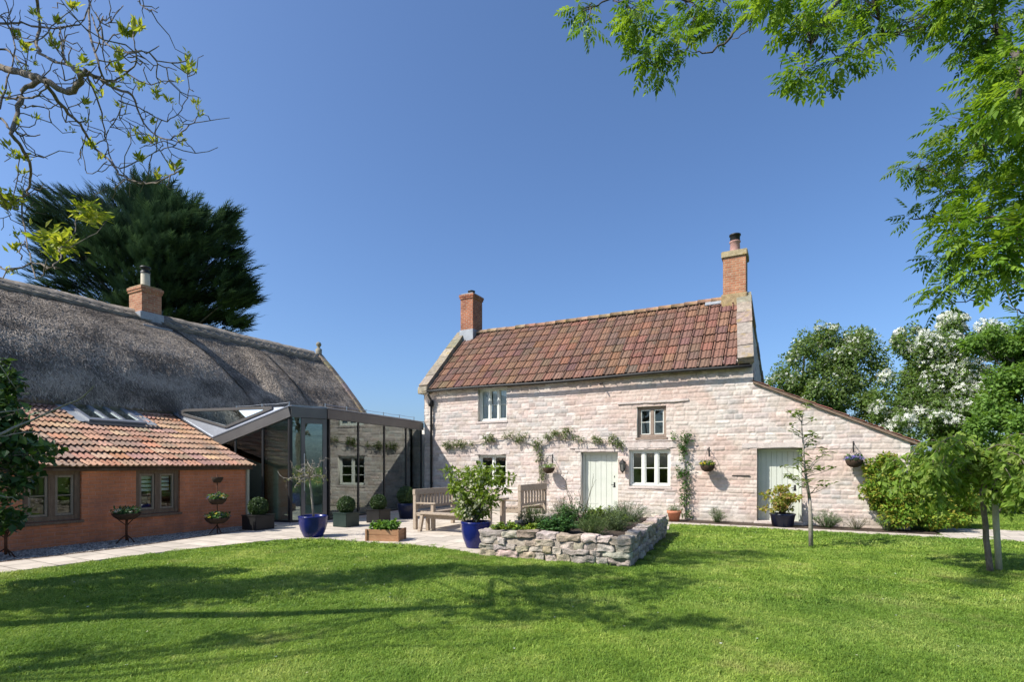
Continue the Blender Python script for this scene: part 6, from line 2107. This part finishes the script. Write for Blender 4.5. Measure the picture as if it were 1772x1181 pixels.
# --- ash on the left: bare crooked limbs with bursts of new leaf
def ash_left():
    base = np.array([-9.4, 3.9, 0.0])
    t = thing('ash_tree', 'bare limbed ash with bursts of new yellow green leaf hanging in from the top left', 'tree', tuple(base))
    tm, mb = MB(), MB()
    Zf = lambda px, py: 4.9 + 0.9 * math.sin(px * 0.013 + py * 0.021) + 0.35 * math.sin(py * 0.031 + 2)
    def tr(pts, r0, r1, twigs=True):
        q3 = np.array([at(px, py, Zf(px, py)) for px, py in pts])
        k = (len(pts) - 1) * 4 + 1
        u = np.linspace(0, len(pts) - 1, k)
        i = np.minimum(u.astype(int), len(pts) - 2)
        f = (u - i)[:, None]
        a, b_ = q3[np.maximum(i - 1, 0)], q3[np.minimum(i + 2, len(pts) - 1)]
        p0, p1 = q3[i], q3[i + 1]
        c = 0.5 * ((2 * p0) + (-a + p1) * f + (2 * a - 5 * p0 + 4 * p1 - b_) * f ** 2 + (-a + 3 * p0 - 3 * p1 + b_) * f ** 3)
        c = c + RNG.normal(0, 0.006, c.shape)
        tm.tube(c - base, np.maximum(np.linspace(r0, r1, k) * 0.52, 0.0042) * (1 + RNG.normal(0, 0.08, k)), 7)
        if twigs:
            for j in range(2, k - 1):
                if RNG.random() < 0.34:
                    d = rdir(1)[0] + np.array([0.3, 0, 0.1])
                    q = c[j] + unit(d) * RNG.uniform(0.10, 0.42)
                    w = limb(c[j], q, 5, 0.12, -0.08)
                    tm.tube(w - base, np.linspace(0.005, 0.0028, 5), 5)
                    if RNG.random() < 0.6:
                        w2 = limb(w[2], w[2] + rdir(1)[0] * 0.16, 4, 0.15)
                        tm.tube(w2 - base, np.linspace(0.005, 0.003, 4), 4)
                    if RNG.random() < 0.24:
                        burst(q, 0.6)
        return c
    YG = [(0.28, 0.34, 0.045), (0.34, 0.39, 0.06), (0.22, 0.28, 0.035), (0.38, 0.39, 0.08)]
    def burst(p, s=1.0, yellow=0):
        n = int(20 * s) if s < 1.25 else 46
        d = rdir(n) * np.array([0.75, 0.75, 0.5]) + np.array([0, 0, 0.75 if s < 1.25 else 0.15])
        c = np.array(YG)[RNG.integers(0, 4, n)] * (1 + RNG.normal(0, 0.12, (n, 1)))
        q = p - base + RNG.normal(0, 0.016 if s < 1.25 else 0.045, (n, 3))
        scatter(mb, LEAF_V * np.array([0.62, 1, 1]), LEAF_F, q, d, rdir(n) + np.array([0, 0, 0.6]), 0.078 * s * RNG.uniform(0.6, 1.2, n), np.clip(c, 0.02, 0.7))
    Zl = lambda z: [(x / 2.3625, y / 2.3625) for x, y in z]
    B_ = [
        ([(-420, 60), (-150, 190), (0, 270), (100, 300), (180, 325), (290, 380), (330, 310), (350, 290)], 0.07, 0.03),
        ([(180, 325), (110, 355), (75, 440), (50, 550), (90, 600), (125, 690), (120, 770), (95, 820), (105, 960), (120, 1040), (145, 1140)], 0.036, 0.008),
        ([(190, 340), (260, 440), (330, 510), (375, 590), (440, 650), (490, 710), (560, 745), (620, 750), (700, 715), (735, 700)], 0.028, 0.007),
        ([(350, 290), (420, 330), (450, 350), (540, 390), (560, 440), (600, 520), (680, 570), (740, 540), (800, 480), (815, 425)], 0.026, 0.007),
        ([(490, 410), (590, 450), (680, 495), (740, 450), (770, 380), (768, 300)], 0.014, 0.006),
        ([(360, -60), (365, 100), (400, 250), (430, 330), (500, 310), (560, 250), (545, 150), (550, 110)], 0.02, 0.006),
        ([(370, 60), (420, 160), (520, 220), (600, 210), (660, 270), (720, 285)], 0.012, 0.005),
        ([(-300, 40), (0, 90), (90, 95), (150, 110), (250, 110), (340, 80), (390, -60)], 0.024, 0.01),
        ([(140, -60), (165, 100), (150, 180), (200, 240), (330, 290)], 0.03, 0.016),
        ([(350, 300), (410, 430), (430, 560), (470, 680), (560, 660), (640, 620), (700, 600), (755, 570)], 0.015, 0.005),
        ([(375, 590), (420, 575), (450, 520), (490, 450), (500, 380)], 0.012, 0.007),
        ([(490, 480), (540, 510), (600, 560), (620, 590)], 0.009, 0.005),
        ([(0, 480), (50, 530), (90, 550), (160, 556)], 0.02, 0.006),
        ([(105, 800), (60, 820), (20, 850), (0, 830)], 0.014, 0.008),
        ([(0, 1090), (60, 1110), (130, 1075), (200, 1100), (245, 1060), (250, 1010), (300, 960), (315, 900), (330, 885)], 0.012, 0.006),
        ([(80, 1060), (85, 1010), (105, 990)], 0.009, 0.006),
        ([(0, 780), (20, 830), (40, 845), (70, 740), (75, 640)], 0.009, 0.005),
        ([(-250, 330), (0, 395), (100, 400), (160, 390), (190, 330)], 0.018, 0.010),
        ([(-250, 200), (0, 200), (60, 230), (110, 270)], 0.02, 0.012),
        ([(-200, -60), (0, 60), (60, 150), (150, 165), (230, 90), (300, 30), (330, -40)], 0.016, 0.007),
        ([(560, 0), (590, 30), (635, 45)], 0.006, 0.004),
        ([(340, 560), (345, 690), (380, 710), (440, 660)], 0.007, 0.004),
        ([(330, 310), (280, 260), (250, 190), (240, 110)], 0.026, 0.012),
        ([(390, 50), (430, 100), (500, 20)], 0.014, 0.006),
        ([(120, 430), (200, 445), (240, 425)], 0.010, 0.004),
        ([(250, 420), (265, 490), (330, 520), (360, 530), (360, 440)], 0.008, 0.004),
        ([(-100, 560), (-20, 470), (30, 330), (60, 200), (40, 60), (0, -40)], 0.018, 0.008)]
    for pts, a, c in B_:
        tr(Zl(pts), a, c)
    for (x, y) in [(60, 640), (90, 710), (20, 600), (95, 650), (130, 50), (235, 90), (300, 30), (65, 150), (550, 110), (515, 145), (765, 290), (640, 400), (690, 415), (800, 425), (820, 470), (490, 440), (620, 500), (730, 520), (580, 575), (620, 580), (410, 650), (370, 600), (575, 655), (650, 720), (718, 690), (350, 430), (215, 185), (60, 1020), (45, 1110), (30, 810), (480, 285), (20, 385), (480, 230), (570, 360), (770, 270), (640, 390), (740, 575), (100, 200), (345, 250), (215, 1040)]:
        px, py = x / 2.3625, y / 2.3625
        burst(at(px, py, Zf(px, py)), RNG.uniform(0.7, 1.15))
    for (x, y) in [(370, 870), (390, 880), (345, 870), (230, 985), (250, 990), (200, 975), (40, 810), (20, 830), (260, 1000)]:
        px, py = x / 2.3625, y / 2.3625
        burst(at(px, py, Zf(px, py)), 1.3)
    # trunk and the crown beyond the frame, which shades the lawn
    f = np.array([0.0, 0.2, 3.2])
    tm.tube(limb((0, 0, -0.05), f, 6, 0.03), np.linspace(0.32, 0.24, 6), 9)
    tm.tube(limb(f, at(-178, 25, Zf(-178, 25)) - base, 6, 0.05), np.linspace(0.16, 0.07, 6), 8)
    tm.build('trunk', 'brown_bark', t, True)
    mb.build('crown', 'leaf_bright', t)
ash_left()

# --- leafy trees standing outside the frame on the left whose shade falls over the lawn
def shade_src(tx, ty, h):
    k = h / math.tan(SUN_EL)
    return np.array([tx + SUN_H.x * k, ty + SUN_H.y * k, h])
SG = [(0.06, 0.12, 0.025), (0.08, 0.15, 0.03)]
tree('lime_tree', 'leafy tree standing left of the view whose shadow crosses the lawn', 'tree', (-12.2, 4.0, 0), 3.2, 0.15,
     [(shade_src(-6.4, 5.9, 5.0), (1.5, 1.2, 0.7)), (shade_src(-5.0, 6.3, 5.6), (1.4, 1.0, 0.6)), (shade_src(-3.7, 6.85, 6.2), (1.2, 0.8, 0.5)), (shade_src(-2.5, 7.4, 6.8), (1.1, 0.7, 0.45)), (shade_src(-1.3, 7.9, 7.4), (1.0, 0.62, 0.42)), (shade_src(-0.2, 8.0, 8.0), (0.9, 0.5, 0.4)), (shade_src(-7.6, 5.2, 4.4), (1.3, 1.2, 0.8)), (shade_src(0.8, 7.9, 8.4), (0.9, 0.4, 0.3))],
     9500, 0.15, SG, sub=12, subr=0.5, limbs=2)
tree('birch_tree', 'thin crowned tree left of the view that dapples the middle of the lawn', 'tree', (-8.4, 2.2, 0), 4.6, 0.07,
     [(shade_src(0.9, 6.6, 7.0), (0.9, 0.7, 0.5)), (shade_src(0.5, 5.7, 6.6), (0.8, 0.5, 0.4)), (shade_src(1.9, 7.3, 7.6), (0.8, 0.5, 0.4)), (shade_src(1.7, 5.3, 7.0), (0.7, 0.35, 0.35)), (shade_src(-3.6, 4.5, 5.6), (0.6, 0.35, 0.3)), (shade_src(-2.3, 4.9, 6.0), (0.5, 0.3, 0.3)), (shade_src(3.6, 9.4, 8.6), (1.3, 0.7, 0.5)), (shade_src(2.6, 8.6, 8.4), (0.9, 0.4, 0.4))],
     2600, 0.12, SG, sub=11, subr=0.34, limbs=1)

# --- leafy ash overhanging from the top right
def ash_right():
    base = np.array([8.2, 3.0, 0.0])
    t = thing('leafy_ash_tree', 'leafy ash whose green pinnate branches overhang the top right of the view', 'tree', tuple(base))
    cl = [(1005, 12, 25), (1012, 40, 14), (1100, 15, 38), (1112, 55, 32), (1128, 90, 28), (1145, 122, 22), (1165, 65, 40), (1200, 15, 42), (1235, 40, 25), (1250, 5, 30), (1300, 2, 22), (1345, 6, 22), (1372, 45, 20), (1385, 22, 25), (1410, 58, 25), (1378, 132, 20), (1400, 122, 22), (1450, 108, 30), (1492, 70, 30), (1522, 92, 18), (1430, 18, 35), (1480, 18, 35), (1530, 24, 38), (1570, 30, 30), (1620, 36, 35), (1650, 15, 40), (1700, 55, 42), (1690, 95, 32), (1652, 78, 15), (1740, 30, 40), (1745, 110, 40), (1700, 138, 25), (1760, 170, 40), (1722, 200, 38), (1645, 215, 24), (1672, 240, 42), (1592, 282, 28), (1622, 290, 38), (1680, 300, 48), (1740, 270, 50), (1765, 340, 50), (1700, 350, 45), (1635, 338, 32), (1577, 375, 18), (1642, 383, 28), (1690, 400, 38), (1755, 410, 45), (1622, 448, 20), (1660, 440, 34), (1720, 455, 38), (1765, 480, 30), (1605, 510, 18), (1640, 495, 28), (1682, 478, 20), (1620, 530, 12), (1768, 550, 12), (1800, 220, 60), (1810, 380, 60), (1800, 100, 60), (1690, -20, 60), (1500, -25, 50), (1350, -30, 40), (1560, 285, 12), (1610, 400, 14)]
    tm, mb = MB(), MB()
    Zf = lambda px, py: 5.0 + 0.55 * math.sin(px * 0.017) + 0.4 * math.sin(py * 0.023 + 1)
    LG = np.array([(0.10, 0.20, 0.022), (0.15, 0.27, 0.032), (0.22, 0.34, 0.045), (0.07, 0.15, 0.018), (0.18, 0.29, 0.03)])
    def path(pts, r0, r1):
        q = np.array([at(px, py, Zf(px, py) + 0.1) for px, py in pts]) - base
        k = (len(pts) - 1) * 4 + 1
        u = np.linspace(0, len(pts) - 1, k)
        i = np.minimum(u.astype(int), len(pts) - 2)
        c = q[i] + (q[i + 1] - q[i]) * (u - i)[:, None] + RNG.normal(0, 0.01, (k, 3))
        tm.tube(c, np.linspace(r0, r1, k), 6)
        return c
    mains = [path(p, a, c) for p, a, c in [
        ([(2100, -60), (1900, 40), (1772, 140), (1755, 100), (1720, 40), (1700, -10)], 0.05, 0.012),
        ([(1772, 140), (1740, 210), (1690, 270), (1640, 300), (1590, 290)], 0.025, 0.005),
        ([(2050, 300), (1860, 310), (1772, 318), (1700, 322), (1650, 330)], 0.03, 0.006),
        ([(2050, 400), (1850, 400), (1720, 380), (1640, 378), (1580, 380)], 0.022, 0.004),
        ([(2050, 520), (1850, 470), (1772, 440), (1700, 430), (1640, 450)], 0.022, 0.004),
        ([(1900, 480), (1780, 480), (1740, 500), (1690, 522), (1650, 522)], 0.012, 0.004),
        ([(1900, 560), (1780, 545), (1740, 530)], 0.01, 0.004),
        ([(2100, -150), (1700, -110), (1500, -60), (1420, 40), (1390, 120)], 0.05, 0.005),
        ([(1500, -60), (1530, 60), (1500, 100)], 0.015, 0.005),
        ([(1600, -100), (1350, -60), (1310, 20), (1275, 45), (1260, 70), (1225, 92), (1195, 90)], 0.03, 0.004),
        ([(1310, -30), (1305, 20), (1298, 50), (1270, 70)], 0.012, 0.004),
        ([(1350, -60), (1215, 0), (1196, 50), (1192, 80), (1152, 112), (1140, 120)], 0.02, 0.004),
        ([(1215, 0), (1120, -10), (1040, 5), (1010, 20)], 0.012, 0.004),
        ([(1440, 20), (1430, 70), (1450, 110)], 0.008, 0.003), ([(1385, 130), (1430, 90), (1475, 80)], 0.006, 0.003)]]
    allp = np.concatenate(mains)
    for (px, py, r) in cl:
        Z = Zf(px, py) + RNG.uniform(-0.45, 0.45)
        R = r / F_PX * Z
        n = int(max(5, 0.033 * r * r))
        c = at(px, py, Z) - base
        d = rdir(n)
        p = c + d * R * 0.72 * RNG.random(n)[:, None] ** 0.5
        j = np.argmin(((allp - c) ** 2).sum(1))
        for s in range(min(5, 1 + n // 8)):
            tm.tube(limb(allp[j] + RNG.normal(0, 0.01, 3), p[s], 5, 0.07), np.linspace(0.006, 0.0025, 5), 4)
        f = d * np.array([1, 1, 0.6]) + RNG.normal(0, 0.45, (n, 3)) + np.array([-0.25, 0, -0.12])
        col = LG[RNG.integers(0, 5, n)] * (1 + RNG.normal(0, 0.14, (n, 1)))
        scatter(mb, PIN_V, PIN_F, p, f, np.array([0, 0, 1.0]) + rdir(n) * 0.45, 0.175 * RNG.uniform(0.65, 1.2, n), np.clip(col, 0.005, 0.6))
    f = np.array([-0.3, 0.3, 3.4])
    tm.tube(limb((0, 0, -0.05), f, 6, 0.03), np.linspace(0.34, 0.25, 6), 9)
    for q in (mains[0][0], mains[2][0], mains[3][0], mains[4][0], mains[7][0]):
        tm.tube(limb(f, q, 6, 0.05, 0.05), np.linspace(0.12, 0.04, 6), 7)
    tm.build('trunk', 'bark', t, True)
    mb.build('crown', 'leaf_bright', t)
ash_right()

# --- dark leafy bush with pale bare twigs at the left edge
t = tree('fig_bush', 'dark leafy bush with pale bare twigs at the left edge before the outbuilding', 'shrub', (-7.35, 6.7, 0), 1.1, 0.06,
     [px_clump(0, 650, 34, 6.9), px_clump(8, 720, 38, 6.8), px_clump(20, 775, 42, 6.7, 34), px_clump(80, 775, 26, 6.6, 12), px_clump(20, 835, 34, 6.7), px_clump(-40, 760, 90, 7.0), px_clump(8, 895, 24, 6.7), px_clump(45, 715, 16, 6.6, 12), px_clump(70, 790, 24, 6.6, 8), px_clump(-40, 880, 60, 7.0)],
     3800, 0.10, [(0.028, 0.062, 0.016), (0.04, 0.085, 0.02), (0.06, 0.12, 0.03)], 'leaf_dense', (ROUND_V * np.array([0.8, 1, 1]), LEAF_F), sub=12, subr=0.36)
mb = MB()
b_ = np.array([-7.35, 6.7, 0])
for pts, r in (([(-60, 780), (0, 752), (50, 730), (105, 705), (140, 690), (164, 668)], 0.016), ([(0, 756), (40, 749), (78, 748)], 0.009), ([(-10, 620), (5, 640), (28, 674)], 0.008), ([(66, 665), (80, 680)], 0.005), ([(-20, 855), (20, 862), (40, 870)], 0.008), ([(0, 715), (25, 712), (50, 705)], 0.008)):
    c = np.array([at(px, py, 6.1 + 0.3 * math.sin(px * 0.02)) for px, py in pts]) - b_
    u = np.linspace(0, len(pts) - 1, len(pts) * 3)
    i = np.minimum(u.astype(int), len(pts) - 2)
    mb.tube(c[i] + (c[i + 1] - c[i]) * (u - i)[:, None] + RNG.normal(0, 0.004, (len(u), 3)), np.linspace(r, r * 0.4, len(u)), 6)
mb.build('bare_twigs', 'pale_bark', t, True)

# --- hedgerow far behind everything
tree('field_hedge', 'far hedgerow of mixed green shrubs behind the right hand trees', 'hedge', (26, 38, 0), 0.6, 0.15,
     [((14 + 3.4 * k, 40 - 1.1 * k, 2.0), (2.3, 1.6, 2.2)) for k in range(9)], 12000, 0.3, TG + DT, 'leaf', sub=10, subr=0.42, zmin=0.0)

# daisies and fallen petals in the turf
mb = MB()
n = 170
x = RNG.uniform(-7, 12, n * 4)
y = RNG.uniform(3.9, 13, n * 4)
ok = inside(LAWN, x, y)
x, y = x[ok][:n], y[ok][:n]
n = len(x)
c = np.array([(0.75, 0.74, 0.68), (0.7, 0.66, 0.5), (0.78, 0.78, 0.76)])[RNG.integers(0, 3, n)]
scatter(mb, FLOWER_V, FLOWER_F, np.stack([x, y, np.full(n, 0.026)], -1), rdir(n) * np.array([1, 1, 0.1]), np.tile((0, 0, 1.0), (n, 1)) + RNG.normal(0, 0.3, (n, 3)), RNG.uniform(0.008, 0.015, n), c)
struct(mb.build('daisies', 'petal'), 'stuff')
